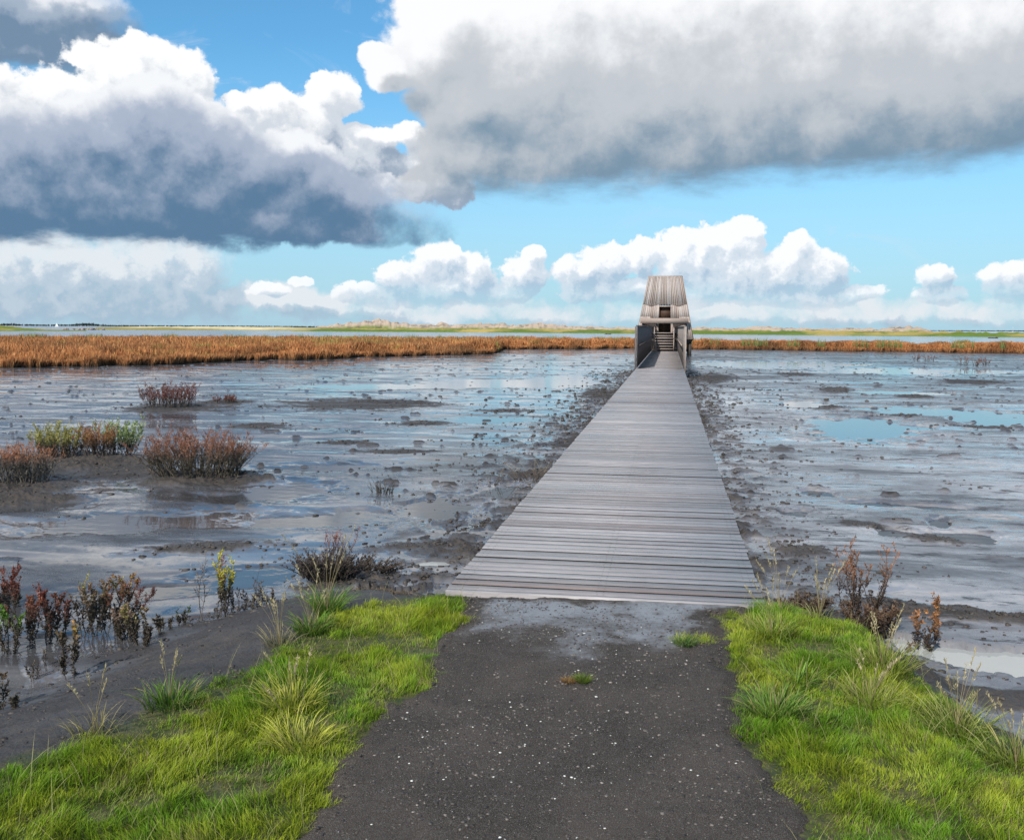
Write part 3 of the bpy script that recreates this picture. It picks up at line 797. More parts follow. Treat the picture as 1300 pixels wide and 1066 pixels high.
tussock(215, 890, -.02, .18, .12, 200, G0, G1, 'tussock with tall straw stalks on the left bank edge above the mud', group=GT, seeds=6, sh=.24)
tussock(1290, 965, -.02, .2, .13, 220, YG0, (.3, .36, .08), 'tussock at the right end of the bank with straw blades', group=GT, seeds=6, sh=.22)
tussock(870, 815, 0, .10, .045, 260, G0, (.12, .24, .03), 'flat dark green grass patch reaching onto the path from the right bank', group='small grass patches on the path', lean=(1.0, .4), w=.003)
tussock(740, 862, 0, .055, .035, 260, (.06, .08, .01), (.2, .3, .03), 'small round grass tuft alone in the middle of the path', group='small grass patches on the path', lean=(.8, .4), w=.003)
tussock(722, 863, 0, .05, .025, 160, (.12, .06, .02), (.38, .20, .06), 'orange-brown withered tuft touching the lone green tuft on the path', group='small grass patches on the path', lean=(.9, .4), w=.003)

# ------------------------------------------------------------------ plants
def seg_at(PL, ii, u):
    k = PL.shape[1]; f = np.clip(u, 0, .9999) * (k - 1); i0 = f.astype(int); fr = (f - i0)[:, None]
    return PL[ii, i0] * (1 - fr) + PL[ii, i0 + 1] * fr, PL[ii, i0 + 1] - PL[ii, i0]

def plant(name, px, py, wpx, hpx, label, cat, group=None, stems=20, lowc=(.07, .055, .045), topc=(.25, .08, .05), topv=None,
          twigs=6, lf=40, ll=.012, lw=.005, lean=.35, start=.35, stemr=.003, z=-.36, heads=0, droop=0.0, squash=.6, hv=.35, tilt=(0, 0)):
    c = gp(px, py, z); c[2] = float(hgt(c[0], c[1])[0]) - .01
    D = math.hypot(c[0], c[1]); w = wpx * D / F; h = hpx * D / F
    m = int(stems * (1.6 if stems > 12 else 1)); k = 6; lf = int(lf * 1.5); lw = lw * 1.25; tt = np.linspace(0, 1, k)
    a = rng.uniform(0, 6.28, m); rr = np.sqrt(rng.random(m)) * w / 2 * .78
    bx, by = rr * np.cos(a), rr * np.sin(a) * squash
    hh = h * np.clip(1 - hv * (rr / (w / 2 + 1e-6)) ** 2, .3, 1) * rng.uniform(.6, 1.02, m)
    la = a + rng.normal(0, .8, m); ln = np.abs(rng.normal(lean, lean * .5, m)) * (.35 + rr / (w / 2 + 1e-6))
    PL = np.zeros((m, k, 3))
    wob = np.cumsum(rng.normal(0, .035, (m, k, 2)), axis=1) * hh[:, None, None]; wob[:, 0] = 0
    PL[..., 0] = bx[:, None] + (np.cos(la) * ln * hh)[:, None] * tt ** 1.3 + wob[..., 0] + tilt[0] * hh[:, None] * tt
    PL[..., 1] = by[:, None] + (np.sin(la) * ln * hh)[:, None] * tt ** 1.3 + wob[..., 1] + tilt[1] * hh[:, None] * tt
    PL[..., 2] = hh[:, None] * (tt - droop * tt ** 3)
    lowc, topc = np.array(lowc), np.array(topc); topv = topc if topv is None else np.array(topv)
    def colour(zz, n):
        u = sst(start, start + .35, zz / h)[:, None]; s = rng.random((n, 1))
        t_ = topc * (1 - s) + topv * s
        return (lowc * (1 - u) + t_ * u) * rng.uniform(.65, 1.35, (n, 1))
    ms = MB(); ml = MB()
    rad = stemr * (1.15 - .75 * tt)[None] * rng.uniform(.7, 1.2, (m, 1))
    cc = colour(PL[..., 2].ravel(), m * k).reshape(m, k, 3) * .9
    tubes(ms, PL, rad, cc, 4)
    if twigs:
        ii = np.repeat(np.arange(m), twigs); u = rng.uniform(.25, .98, len(ii)); Q, T = seg_at(PL, ii, u); n = len(ii)
        b = rng.uniform(0, 6.28, n); L = hh[ii] * rng.uniform(.10, .28, n) * (1.15 - .6 * u)
        d = np.stack([np.cos(b) * .75, np.sin(b) * .75, rng.uniform(.5, 1.3, n)], -1); d /= np.linalg.norm(d, axis=1, keepdims=True)
        kk = 4; s = np.linspace(0, 1, kk)
        TW = Q[:, None] + d[:, None] * (L[:, None] * s)[..., None]; TW[..., 2] += (L[:, None] * .25) * s ** 2
        tubes(ms, TW, np.tile(stemr * .45 * (1.1 - .6 * s), (n, 1)), colour(TW[..., 2].ravel(), n * kk).reshape(n, kk, 3), 3)
        if lf:
            q = max(1, lf // twigs); jj = np.repeat(np.arange(n), q); u = rng.uniform(.1, 1, len(jj)); Q, T = seg_at(TW, jj, u)
            leaves(ml, Q, T / (np.linalg.norm(T, axis=1, keepdims=True) + 1e-9) + rng.normal(0, .7, (len(jj), 3)), ll * rng.uniform(.6, 1.4, len(jj)), lw, colour(Q[:, 2], len(jj)))
    if lf:
        jj = np.repeat(np.arange(m), max(4, lf // 2)); u = rng.uniform(.12, 1, len(jj)); Q, T = seg_at(PL, jj, u)
        leaves(ml, Q, rng.normal(0, .8, (len(jj), 3)) + np.array([0, 0, .6]), ll * rng.uniform(.6, 1.4, len(jj)), lw, colour(Q[:, 2], len(jj)))
    if heads:
        jj = np.repeat(np.arange(m), heads); u = 1 - .42 * rng.random(len(jj)); Q, T = seg_at(PL, jj, u)
        fat = .030 * np.sin(np.clip((1 - u) / .42, 0.05, 1) * math.pi * .9 + .2)
        Q = Q + rng.normal(0, 1, (len(jj), 3)) * np.maximum(fat, .004)[:, None] * .55
        leaves(ml, Q, rng.normal(0, .8, (len(jj), 3)) + np.array([0, 0, .4]), .010 * rng.uniform(.6, 1.3, len(jj)), .007, (topc * .9)[None] * rng.uniform(.5, 1.5, (len(jj), 1)))
    root = empty(name, c); ms.build('stems', M_STEM, root)
    if ml.n: ml.build('foliage', M_PLANT, root)
    tag(root, label, cat, group)
    return root

SG = 'saltmarsh shrubs standing in the left mud'
RED, RED2, BR = (.17, .06, .042), (.30, .12, .07), (.075, .055, .042)
plant('saltmarsh_shrub', 218, 516, 88, 33, 'dark red bush farthest out in the left mud, on its own low mound', 'shrub', SG, stems=60, topc=RED, topv=(.16, .07, .06), lf=36, twigs=7, ll=.03, lw=.010, stemr=.006, start=.15)
plant('saltmarsh_shrub', 286, 511, 40, 10, 'flat little reddish bush just right of the farthest dark red one', 'shrub', SG, stems=24, topc=RED, lf=30, twigs=6, ll=.025, lw=.009, stemr=.005, start=.2)
plant('saltmarsh_shrub', 74, 583, 64, 42, 'yellow-green bushy plant at the left between orange bushes', 'shrub', SG, stems=60, topc=(.24, .26, .06), topv=(.38, .30, .10), lf=50, twigs=7, ll=.022, lw=.008, stemr=.005, start=.25)
plant('saltmarsh_shrub', 125, 584, 42, 40, 'rusty orange-brown bush touching the tall green one', 'shrub', SG, stems=34, topc=(.34, .13, .045), topv=(.25, .15, .07), lf=40, twigs=7, ll=.022, lw=.008, stemr=.005, start=.25)
plant('saltmarsh_shrub', 153, 578, 40, 50, 'taller fresh green plant with yellow tips beside the rusty bush', 'shrub', SG, stems=26, topc=(.13, .24, .09), topv=(.36, .36, .12), lf=60, twigs=8, ll=.024, lw=.010, stemr=.005, start=.2)
plant('saltmarsh_shrub', 22, 614, 92, 50, 'orange-tipped grey-stemmed bush cut by the left picture edge', 'shrub', SG, stems=80, topc=(.38, .13, .05), topv=(.28, .15, .09), lowc=(.11, .095, .08), lf=40, twigs=7, ll=.02, lw=.006, stemr=.005, start=.42)
plant('saltmarsh_shrub', 248, 606, 142, 62, 'widest russet-red bush, mirrored in the wet mud in front of it', 'shrub', SG, stems=150, topc=(.24, .085, .045), topv=(.26, .14, .09), lowc=(.085, .07, .05), lf=42, twigs=7, ll=.02, lw=.006, stemr=.005, start=.30, hv=.65, lean=.55)
TG = 'thin twig clusters sticking out of the mud'
plant('twig_cluster', 487, 624, 40, 22, 'small tuft of bare dark twigs standing in the shiny mud alone', 'twigs', TG, stems=22, twigs=1, lf=0, lean=.5, lowc=(.06, .05, .04), topc=(.12, .1, .08), stemr=.004)
plant('twig_cluster', 628, 612, 26, 26, 'forked bare twig beside the larger branchy cluster', 'twigs', TG, stems=7, twigs=3, lf=0, lean=.6, lowc=(.09, .07, .05), topc=(.22, .18, .13), stemr=.004)
plant('twig_cluster', 678, 610, 62, 26, 'spread of bare pale branches by the left side of the boardwalk', 'twigs', TG, stems=26, twigs=3, lf=0, lean=1.0, lowc=(.08, .06, .045), topc=(.3, .24, .17), stemr=.004)
for i, (a, b, w_, h_, lab) in enumerate([(1163, 457, 9, 9, 'leftmost of the tiny brown bushes far out in the right mud'), (1178, 458, 16, 8, 'wider tiny brown bush second in the far right row'),
        (1222, 463, 14, 12, 'reddish tiny bush in the middle of the far right row'), (1238, 464, 8, 10, 'narrow tiny bush fourth in the far right row'), (1252, 463, 8, 11, 'narrow tiny bush last on the right in the far row')]):
    plant('mud_bush', a, b, w_, h_, lab, 'bush', 'tiny bushes far out in the right mud', stems=9, topc=(.20, .09, .06), lf=9, twigs=4, ll=.06, lw=.02, stemr=.012, lean=.6, start=.1)
# brush heap
plant('muddy_brush', 415, 738, 85, 34, 'tangle of mud-caked dark stems left of the narrow pale pool', 'brush heap', stems=110, twigs=5, lf=18, ll=.014, lw=.006, lean=.8, lowc=(.045, .036, .03), topc=(.08, .06, .05), stemr=.0045, hv=.6)
plant('muddy_brush', 455, 722, 110, 20, 'low brown mat of dead stems right behind the green tussock', 'brush heap', stems=90, twigs=5, lf=14, ll=.014, lw=.006, lean=1.6, lowc=(.04, .032, .026), topc=(.09, .065, .05), stemr=.0045, hv=.6)
plant('red_sprig', 424, 728, 22, 66, 'upright dull red sprig rising from the brown brush heap', 'plant', stems=12, twigs=7, lf=50, ll=.012, lw=.004, lean=.2, lowc=(.06, .05, .04), topc=(.26, .10, .075), stemr=.003, start=.35, tilt=(.25, 0))
plant('dead_grass', 480, 768, 110, 14, 'brown matted dead grass between brush and green grass', 'dead grass', stems=120, twigs=2, lf=8, ll=.02, lw=.003, lean=1.0, lowc=(.05, .04, .03), topc=(.16, .12, .08), stemr=.0018)
# foreground plants left
FG = 'withered plants along the left bank'
def fg(px, py, w_, h_, label, **k):
    d = dict(stems=6, twigs=9, lf=110, ll=.017, lw=.007, lean=.22, lowc=(.075, .06, .045), stemr=.003, start=.45); d.update(k)
    plant('withered_plant', px, py, w_, h_, label, 'withered plant', FG, **d)
DR = (.17, .045, .028)
fg(8, 800, 46, 92, 'dark red-topped plant cut by the left picture edge', topc=DR, heads=90, stems=9)
fg(42, 806, 48, 78, 'russet plant with muddy lower leaves, second from the left edge', topc=DR, topv=(.3, .12, .06), heads=80, stems=9)
fg(70, 800, 40, 70, 'short dark red seed plant, third from the left edge', topc=DR, heads=90, stems=8)
fg(18, 760, 40, 36, 'reddish seed heads behind the leftmost foreground plants', topc=DR, heads=90, stems=8)
fg(12, 760 + 60, 28, 62, 'small green-leaved plant among red ones at the left edge', topc=(.13, .24, .03), stems=5, heads=0)
fg(88, 862, 18, 92, 'single stalk with curled yellow leaves standing nearest on the bare mud', topc=(.50, .34, .05), topv=(.38, .19, .07), stems=2, heads=0, lean=.08, lf=140, ll=.022, lw=.010, start=.5)
fg(112, 800, 34, 70, 'grey-brown leafy plant right of the yellow stalk', topc=(.19, .13, .08), heads=0, stems=8)
fg(138, 795, 42, 84, 'tall plant with rust-red upright seed heads and some green leaves', topc=(.20, .055, .03), topv=(.40, .27, .06), heads=140, stems=7, tilt=(.1, 0))
fg(126, 800, 30, 92, 'thin plant with pale green tips left of the rust-red seed heads', topc=(.25, .26, .08), topv=(.42, .28, .05), heads=0, stems=4)
fg(158, 795, 26, 72, 'plant leaning right with one long dark red seed head', topc=(.16, .05, .04), heads=160, stems=3, tilt=(.45, 0), lean=.08)
fg(178, 818, 26, 62, 'pinkish-tan plant with yellow-green side shoots', topc=(.36, .34, .07), topv=(.32, .18, .12), heads=0, stems=6)
fg(160, 806, 34, 42, 'low tan brushy plant left of the yellow-green shoots', topc=(.24, .16, .11), heads=0, stems=10)
fg(183, 828, 16, 30, 'short muddy stub of a plant on the bare mud', topc=(.06, .045, .035), heads=0, stems=4, lf=90)
fg(40, 858, 18, 34, 'two bare muddy stalks in front of the leftmost plants', topc=(.18, .14, .1), heads=0, stems=3, lf=12)
fg(58, 838, 16, 30, 'bare grey stalk beside the wet hollow', topc=(.16, .13, .1), heads=0, stems=2, lf=10)
fg(3, 905, 16, 60, 'brown leafy stalk at the left edge nearest the camera', topc=(.22, .13, .05), heads=0, stems=3, lf=80)
fg(20, 916, 14, 20, 'tiny dark seedling at the lower left of the mud', topc=(.08, .07, .05), heads=0, stems=4, lf=40)
fg(210, 800, 30, 22, 'low dark sprouts right of the tan plants', topc=(.09, .07, .05), heads=0, stems=8, lf=30)
fg(232, 795, 26, 26, 'small sparse green-leaved sprouts near the water', topc=(.09, .13, .05), heads=0, stems=5, lf=26)
fg(258, 793, 10, 96, 'tall bare pale stalk left of the yellow-green plant', topc=(.30, .25, .2), topv=(.15, .1, .07), heads=0, stems=2, lf=30, lean=.05, ll=.01)
fg(280, 790, 30, 92, 'yellow-green leafy plant with a red-brown seed spike on top', topc=(.42, .42, .05), topv=(.50, .40, .06), heads=0, stems=6, lf=110, ll=.018, lw=.007, start=.36)
fg(284, 790, 8, 98, 'red-brown seed spike rising out of the yellow-green plant', topc=(.26, .09, .05), heads=170, stems=1, lf=10, lean=.04)
for i, (a, b, h_, lab) in enumerate([(300, 786, 40, 'thin grey stalks directly right of the yellow-green plant'), (314, 784, 34, 'grey stalks second to the right of the yellow-green plant'),
        (328, 782, 46, 'tallest of the grey stalks before the brush heap'), (342, 778, 30, 'short grey stalks nearest to the brush heap')]):
    fg(a, b, 14, h_, lab, topc=(.15, .11, .09), heads=0, stems=4, lf=18, lean=.15)
fg(325, 745, 10, 58, 'lone thin curved twig standing in the shallow water', topc=(.1, .09, .06), heads=0, stems=1, lf=4, lean=.1, twigs=2, tilt=(.2, 0), stemr=.0022)
# right plants
RG = 'withered plants along the right bank'
def fr(px, py, w_, h_, label, **k):
    d = dict(stems=8, twigs=9, lf=90, ll=.018, lw=.005, lean=.13, lowc=(.055, .038, .028), stemr=.003, start=.40); d.update(k)
    plant('withered_plant', px, py, w_, h_, label, 'withered plant', RG, **d)
fr(1085, 795, 52, 112, 'large rusty brown dead plant standing at the right bank edge', topc=(.34, .15, .07), topv=(.24, .12, .07), stems=11, lf=110)
fr(1105, 802, 60, 50, 'dark drooping skirt of dead stems beside the large rusty plant', topc=(.13, .08, .05), stems=28, lean=.5)
fr(1172, 815, 34, 88, 'slender brown plant with orange curled leaves leaning over the milky pool', topc=(.44, .20, .06), topv=(.28, .13, .07), stems=4, lean=.10, tilt=(.2, 0), lf=100, ll=.022, lw=.009)
fr(1155, 818, 20, 38, 'short brown side stalks left of the slender orange-leaved plant', topc=(.2, .13, .09), stems=4, lf=30)
fr(1020, 785, 56, 26, 'low dark dead clump at the boardwalk corner of the right bank', topc=(.12, .08, .055), stems=34, lean=.6, lf=30)
tussock(990, 775, -.02, .07, .10, 40, (.08, .1, .02), (.45, .38, .18), 'thin straw seed stalks rising right of the boardwalk front', group='straw stalks', seeds=7, sh=.36, name='seed_stalks', cat='straw stalks')
tussock(1040, 790, -.04, .1, .12, 60, (.08, .1, .02), (.4, .36, .16), 'straw seed stalks in front of the dark dead clump', group='straw stalks', seeds=9, sh=.3, name='seed_stalks', cat='straw stalks')
tussock(120, 925, -.02, .16, .10, 60, (.1, .1, .03), (.4, .33, .16), 'straw stalks standing on the lower left bank', group='straw stalks', seeds=4, sh=.26, name='seed_stalks', cat='straw stalks')
tussock(355, 820, -.05, .14, .10, 70, (.1, .09, .04), (.42, .36, .2), 'straw stalks at the bare mud beside the left grass', group='straw stalks', seeds=8, sh=.26, name='seed_stalks', cat='straw stalks')

# ------------------------------------------------------------------ mud clods
def build_clods():
    mb = MB(); n = 42000
    y = 5.8 + 42 * rng.random(n) ** 1.5
    sd = rng.random(n) < .55
    off = np.abs(rng.exponential(.55, n)) + .02
    x = np.where(sd, XL - off * 1.25, XR + off * .8)
    keep = rng.random(n) < .12 + .9 * sst(.0, .3, fbm(x * 2.2, y * 1.5, 3, 401))
    x, y = x[keep], y[keep]
    # scattered fields further out
    m = 90000
    d = 8 + 50 * rng.random(m); a = yaw + np.radians(rng.uniform(-30, 30, m)); xs, ys = np.sin(a) * d, np.cos(a) * d
    k = (fbm(xs * .5, ys * .8, 4, 402, .6) > .20 + .16 * rng.random(m) + .12 * (xs < -3.5)) & ((xs < XL - .1) | (xs > XR + .1))
    x = np.concatenate([x, xs[k]]); y = np.concatenate([y, ys[k]])
    fx, fy_ = [], []
    for (px, py, rx, ry, h) in FEAT:
        if h <= 0 or py > 790: continue
        c = gp(px, py); D = math.hypot(c[0], c[1]); a_ = math.atan2(c[0], c[1]); k = int(60 + rx * ry * .25)
        u, v = rng.normal(0, .5, k) * rx * D / F, rng.normal(0, .5, k) * ry * D * D / (F * 1.96)
        fx.append(c[0] + u * math.cos(a_) + v * math.sin(a_)); fy_.append(c[1] - u * math.sin(a_) + v * math.cos(a_))
    fx, fy_ = np.concatenate(fx), np.concatenate(fy_); k = ((fx < XL - .1) | (fx > XR + .1)) & (fy_ > 7)
    x = np.concatenate([x, fx[k]]); y = np.concatenate([y, fy_[k]])
    z = hgt(x, y); n = len(x); ok = (z > ZW - .03) & (z < -.2)
    x, y, z = x[ok], y[ok], z[ok]; n0 = len(x)
    # crumbs on the bare bank
    bx, by_ = rng.uniform(-6, 4, 40000), rng.uniform(1.8, 7.5, 40000); dd = poly_dist(bx, by_, PLAT)
    kk = (dd > -.05) & (dd < 1.6) & (rng.random(40000) < .15 + sst(-.1, .35, fbm(bx * 2, by_ * 2, 3, 411))); kk &= ~((bx > XL - .05) & (bx < XR + .05) & (by_ > 5.7))
    bx, by_ = bx[kk], by_[kk]; bz = hgt(bx, by_); kk = bz > ZW; x = np.concatenate([x, bx[kk]]); y = np.concatenate([y, by_[kk]]); z = np.concatenate([z, bz[kk]]); n = len(x)
    S = .004 + .034 * rng.random(n) ** 5; S *= np.clip(np.hypot(x, y) / 18, .7, 1.5); S[n0:] = .002 + .014 * rng.random(n - n0) ** 5
    c = np.array([.05, .04, .033]) * rng.uniform(.5, 1.6, (n, 1))
    lumps(mb, np.stack([x, y, z + S * .1], -1), S, c, .55)
    tag(mb.build('mud_clods', M_CLOD, smooth=True), 'dark crumbly mud clods scattered beside the boardwalk and over the flats', 'mud clods', kind='stuff')
build_clods()

# ------------------------------------------------------------------ orange marsh belt
def build_belt():
    front = [(-600, 474), (-150, 468), (0, 466), (100, 464), (200, 462), (330, 456), (400, 456), (470, 452), (568, 450), (626, 449), (640, 443), (808, 442), (880, 443), (1100, 446), (1300, 448.5), (1450, 450), (1750, 452)]
    fa, fd = [], []
    for a, b in front:
        c = gp(a, b); fa.append(math.atan2(c[0], c[1])); fd.append(math.hypot(c[0], c[1]))
    back = [(-600, 120), (-150, 128), (300, 128), (500, 132), (640, 128), (808, 112), (880, 112), (1100, 96), (1300, 90), (1450, 90), (1750, 90)]
    ba = [math.atan2(*at_dist(a, 1.)) for a, b in back]; bd = [b for a, b in back]
    # humps of the undergrowth
    n = 900; ang = np.linspace(min(fa), max(fa), n)
    f0 = np.interp(ang, fa, fd) * (1 + .035 * fbm(ang * 60, ang * 0 + 1, 4, 501)); b0 = np.maximum(np.interp(ang, ba, bd), f0 + 6)
    m = 46; t = np.linspace(0, 1, m) ** 1.5
    A = np.repeat(ang[:, None], m, 1); D = f0[:, None] + (b0 - f0)[:, None] * t
    X, Y = np.sin(A) * D, np.cos(A) * D
    def top(X, Y, t):
        e = sst(0, .05, t) * sst(1.0, .96, t)
        return ZW - .05 + e * (.62 + .22 * fbm(X * .12, Y * .12, 3, 502) + .16 * fbm(X * .7, Y * .7, 2, 503))
    Z = top(X, Y, t[None] + 0 * D)
    mb = MB(); i = np.arange(n - 1)[:, None] * m; j = np.arange(m - 1)[None]
    q = np.stack([i + j, i + j + 1, i + m + j + 1, i + m + j], -1).reshape(-1, 4)
    cc = np.stack([np.full(X.shape, v) for v in (.17, .075, .03)], -1)
    mb.add(np.stack([X, Y, Z], -1).reshape(-1, 3), q, cc.reshape(-1, 3))
    # stems
    N = 470000
    a = rng.uniform(min(fa), max(fa), N); u = rng.random(N) ** 2.3
    f1 = np.interp(a, ang, f0); b1 = np.interp(a, ang, b0); d = f1 + (b1 - f1) * u - .6
    x, y = np.sin(a) * d, np.cos(a) * d
    gap = (x > -2.6) & (x < 2.2) & (y < 80) & (y > 60); 
    x, y, u, d = x[~gap], y[~gap], u[~gap], d[~gap]; N = len(x)
    z = np.maximum(top(x, y, u) - .12, ZW)
    h = rng.uniform(.18, .52, N) * (1 + .9 * fbm(x * .45, y * .45, 3, 505))
    k = fbm(x * .13, y * .13, 4, 506, .6); k2 = fbm(x * .5, y * .25, 3, 507, .6)
    o1 = np.array([.54, .20, .065]); o2 = np.array([.24, .10, .045]); o3 = np.array([.68, .36, .14]); gr = np.array([.24, .26, .06])
    s = rng.random((N, 1)); c = o1 * (1 - s) + np.where(rng.random((N, 1)) < .5, o2, o3) * s
    gk = (sst(.22, .42, k) * (rng.random(N) < .7))[:, None]
    # green patch left of centre, as in the photograph
    pa = np.arctan2(x, y); c0 = gp(420, 440); c1_ = gp(700, 440)
    gz = np.exp(-((pa - math.atan2(*at_dist(450, 1.))) / .09) ** 2)[:, None] * sst(.0, .25, k2)[:, None] * .8 * (u > .12)[:, None]
    gk = np.maximum(gk, gz); c = c * (1 - gk) + gr * gk
    bm_ = sst(.05, .4, fbm(x * .07, y * .16, 4, 509, .6))[:, None] * .4; c = c * (1 - bm_) + np.array([.20, .12, .06]) * bm_
    c *= (1 + .8 * k2)[:, None] * rng.uniform(.75, 1.25, (N, 1))
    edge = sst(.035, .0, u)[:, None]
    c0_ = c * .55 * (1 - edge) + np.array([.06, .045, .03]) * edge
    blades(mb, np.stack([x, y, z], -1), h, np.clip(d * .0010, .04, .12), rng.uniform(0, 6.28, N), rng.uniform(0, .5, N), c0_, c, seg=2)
    # taller green reeds at the back
    M = 3200; a = rng.uniform(min(fa), max(fa), M * 6); w_ = fbm(a * 40, a * 0, 3, 510); a = a[w_ > .2 * rng.random(len(a))][:M]; M = len(a)
    d = np.interp(a, ang, b0) - rng.uniform(0, 14, M); x, y = np.sin(a) * d, np.cos(a) * d
    blades(mb, np.stack([x, y, np.full(M, .1)], -1), rng.uniform(.45, .85, M), .06, rng.uniform(0, 6.28, M), rng.uniform(0, .5, M), (.08, .12, .03), (.26, .28, .08), seg=2)
    tag(mb.build('marsh_vegetation', M_MARSH), 'broad belt of orange-brown marsh plants across the mud', 'marsh vegetation', kind='stuff')
build_belt()

# ------------------------------------------------------------------ far land
def land(name, pts, depth, cfun, label, kind='structure', mat_=M_LAND, rough=.3, seed=0, nx=260, ny=14):
    """low island: pts = (px, top px above its waterline, base distance)"""
    px = np.array([p[0] for p in pts], float); hh = np.array([p[1] for p in pts], float); dd = np.array([p[2] for p in pts], float)
    xs = np.linspace(px[0], px[-1], nx)
    ang = np.array([math.atan2(*at_dist(v, 1.)) for v in xs]); h = np.interp(xs, px, hh); D = np.interp(xs, px, dd)
    t = np.linspace(0, 1, ny); 
    A = np.repeat(ang[:, None], ny, 1); DD = D[:, None] + depth * t[None]
    X, Y = np.sin(A) * DD, np.cos(A) * DD
    prof = np.clip(np.sin(np.clip(t * 1.05, 0, 1) * math.pi), 0, 1) ** .7
    nz = 1 + rough * fbm(xs[:, None] * .09 + 0 * t, t[None] * 3 + 0 * A, 4, 600 + seed, .6) * 1.6
    Z = ZW - .05 + h[:, None] * prof[None] * nz
    mb = MB(); i = np.arange(nx - 1)[:, None] * ny; j = np.arange(ny - 1)[None]
    q = np.stack([i + j, i + j + 1, i + ny + j + 1, i + ny + j], -1).reshape(-1, 4)
    C = cfun(xs[:, None] + 0 * A, (Z - ZW) / (h[:, None] + .01), X, Y)
    mb.add(np.stack([X, Y, Z], -1).reshape(-1, 3), q, C.reshape(-1, 3))
    o = mb.build(name, mat_)
    return tag(o, label, kind=kind)
def lerpc(a, b, t): return np.array(a) * (1 - t[..., None]) + np.array(b) * t[..., None]
SAND, GREEN, OLIVE = (.50, .38, .28), (.16, .20, .035), (.26, .22, .07)
def c_dune(px, v, X, Y):
    n = fbm(X * .06, Y * .03, 4, 620, .6)
    c = lerpc(GREEN, SAND, sst(.30, .55, v + .3 * n)); k = sst(.12, .3, fbm(X * .12, Y * .05, 4, 621, .6))
    return c * (1 - k[..., None] * .6) + np.array([.10, .08, .05]) * k[..., None] * .6
def c_green(px, v, X, Y):
    n = fbm(X * .04, Y * .03, 4, 622, .6)
    return lerpc((.12, .17, .03), (.40, .30, .09), sst(-.1, .3, n + .4 * (v - .5)))
def c_spit(px, v, X, Y):
    n = fbm(X * .02, Y * .02, 3, 623)
    return lerpc(OLIVE, (.62, .52, .32), sst(.25, .5, v + .4 * n) * sst(130, 200, px) * sst(430, 330, px))
def c_dark(px, v, X, Y):
    return lerpc((.035, .05, .055), (.05, .07, .06), sst(.3, .8, v))
land('dune_hills', [(380, .3, 560), (405, 2.2, 560), (430, 3.8, 560), (450, 5.2, 560), (475, 6.6, 560), (500, 5.6, 560), (520, 4.2, 560), (545, 3.8, 560), (560, 4.6, 560), (580, 3.6, 560), (600, 4.6, 560), (625, 4.8, 560), (650, 4.2, 560), (690, 4.6, 560), (715, 3.6, 560), (760, 3.0, 560), (810, 3.0, 560), (860, 3.2, 560), (900, 3.2, 560), (940, 2.6, 560), (975, 3.9, 560), (1000, 2.8, 560), (1060, 2.9, 560), (1120, 2.9, 560), (1155, 4.4, 560), (1170, 3.8, 560), (1190, .3, 560)],
     120, c_dune, 'pale sandy dune hills with scrub on the horizon', seed=1, nx=900, rough=.35)
land('green_strip_ground', [(370, .3, 470), (420, 1.3, 470), (560, 1.5, 460), (700, 1.5, 440), (860, 1.5, 420), (1000, 1.6, 400), (1120, 1.5, 390), (1300, 1.5, 370), (1450, 1.4, 360)], 50, c_green, 'low green and ochre shore strip below the dunes', seed=2, nx=900, rough=.4)
land('sand_spit_ground', [(95, .2, 560), (130, 1.3, 560), (200, 2.0, 560), (300, 2.0, 560), (400, 1.8, 540), (480, 1.5, 500), (560, .2, 480)], 90, c_spit, 'pale sand spit with green edge at the left horizon', seed=3, rough=.2)
land('meadow_island_ground', [(-700, .2, 400), (-600, 2.0, 400), (-200, 2.4, 400), (-60, 2.4, 400), (0, 2.0, 400), (28, 1.1, 400), (60, .5, 400), (110, .25, 400)], 60, c_green, 'small bright green island at the far left', seed=4, rough=.15)

def forest(pts, dist, label, step=1.2, seed=0):
    mb = MB(); px = np.array([p[0] for p in pts], float); hh = np.array([p[1] for p in pts], float)
    xs = np.arange(px[0], px[-1], step * 420 / 1000)
    n = len(xs); h = np.interp(xs, px, hh) * dist / F * (1 + .35 * fbm(xs * .35, xs * 0, 4, 700 + seed, .6))
    P = []
    for v in xs:
        a = math.atan2(*at_dist(v, 1.)); P.append((math.sin(a) * dist, math.cos(a) * dist, 0))
    P = np.array(P) + rng.normal(0, 12, (n, 3)) * np.array([.3, 1, 0]); P[:, 2] = ZW + h * .35
    lumps(mb, P, np.full(n, .7 * dist / F), np.array([.04, .055, .05]), 1.0)
    V = mb.v[0].reshape(n, -1, 3); V[..., 2] = ZW + np.clip((V[..., 2] - (ZW + h * .35)[:, None]) / (.7 * dist / F) * .5 + .5, 0, 1.1) * h[:, None]
    mb.v[0] = V.reshape(-1, 3)
    tag(mb.build('distant_treeline', M_LAND), label, 'far trees', kind='stuff')
forest([(-120, 2.2), (0, 2.4), (14, 3.4), (22, 2.4), (60, 1.8), (90, 2.4), (112, 4.4), (124, 3.2), (132, 1.8), (200, 1.8), (260, 2.0), (420, 1.8), (470, 1.2)], 3600, 'dark wooded shore along the left horizon')
forest([(500, 1.0), (760, .8), (860, .8), (1160, .8), (1300, 1.4), (1420, 1.2)], 5200, 'faint dark far shore on the right of the horizon', seed=1)

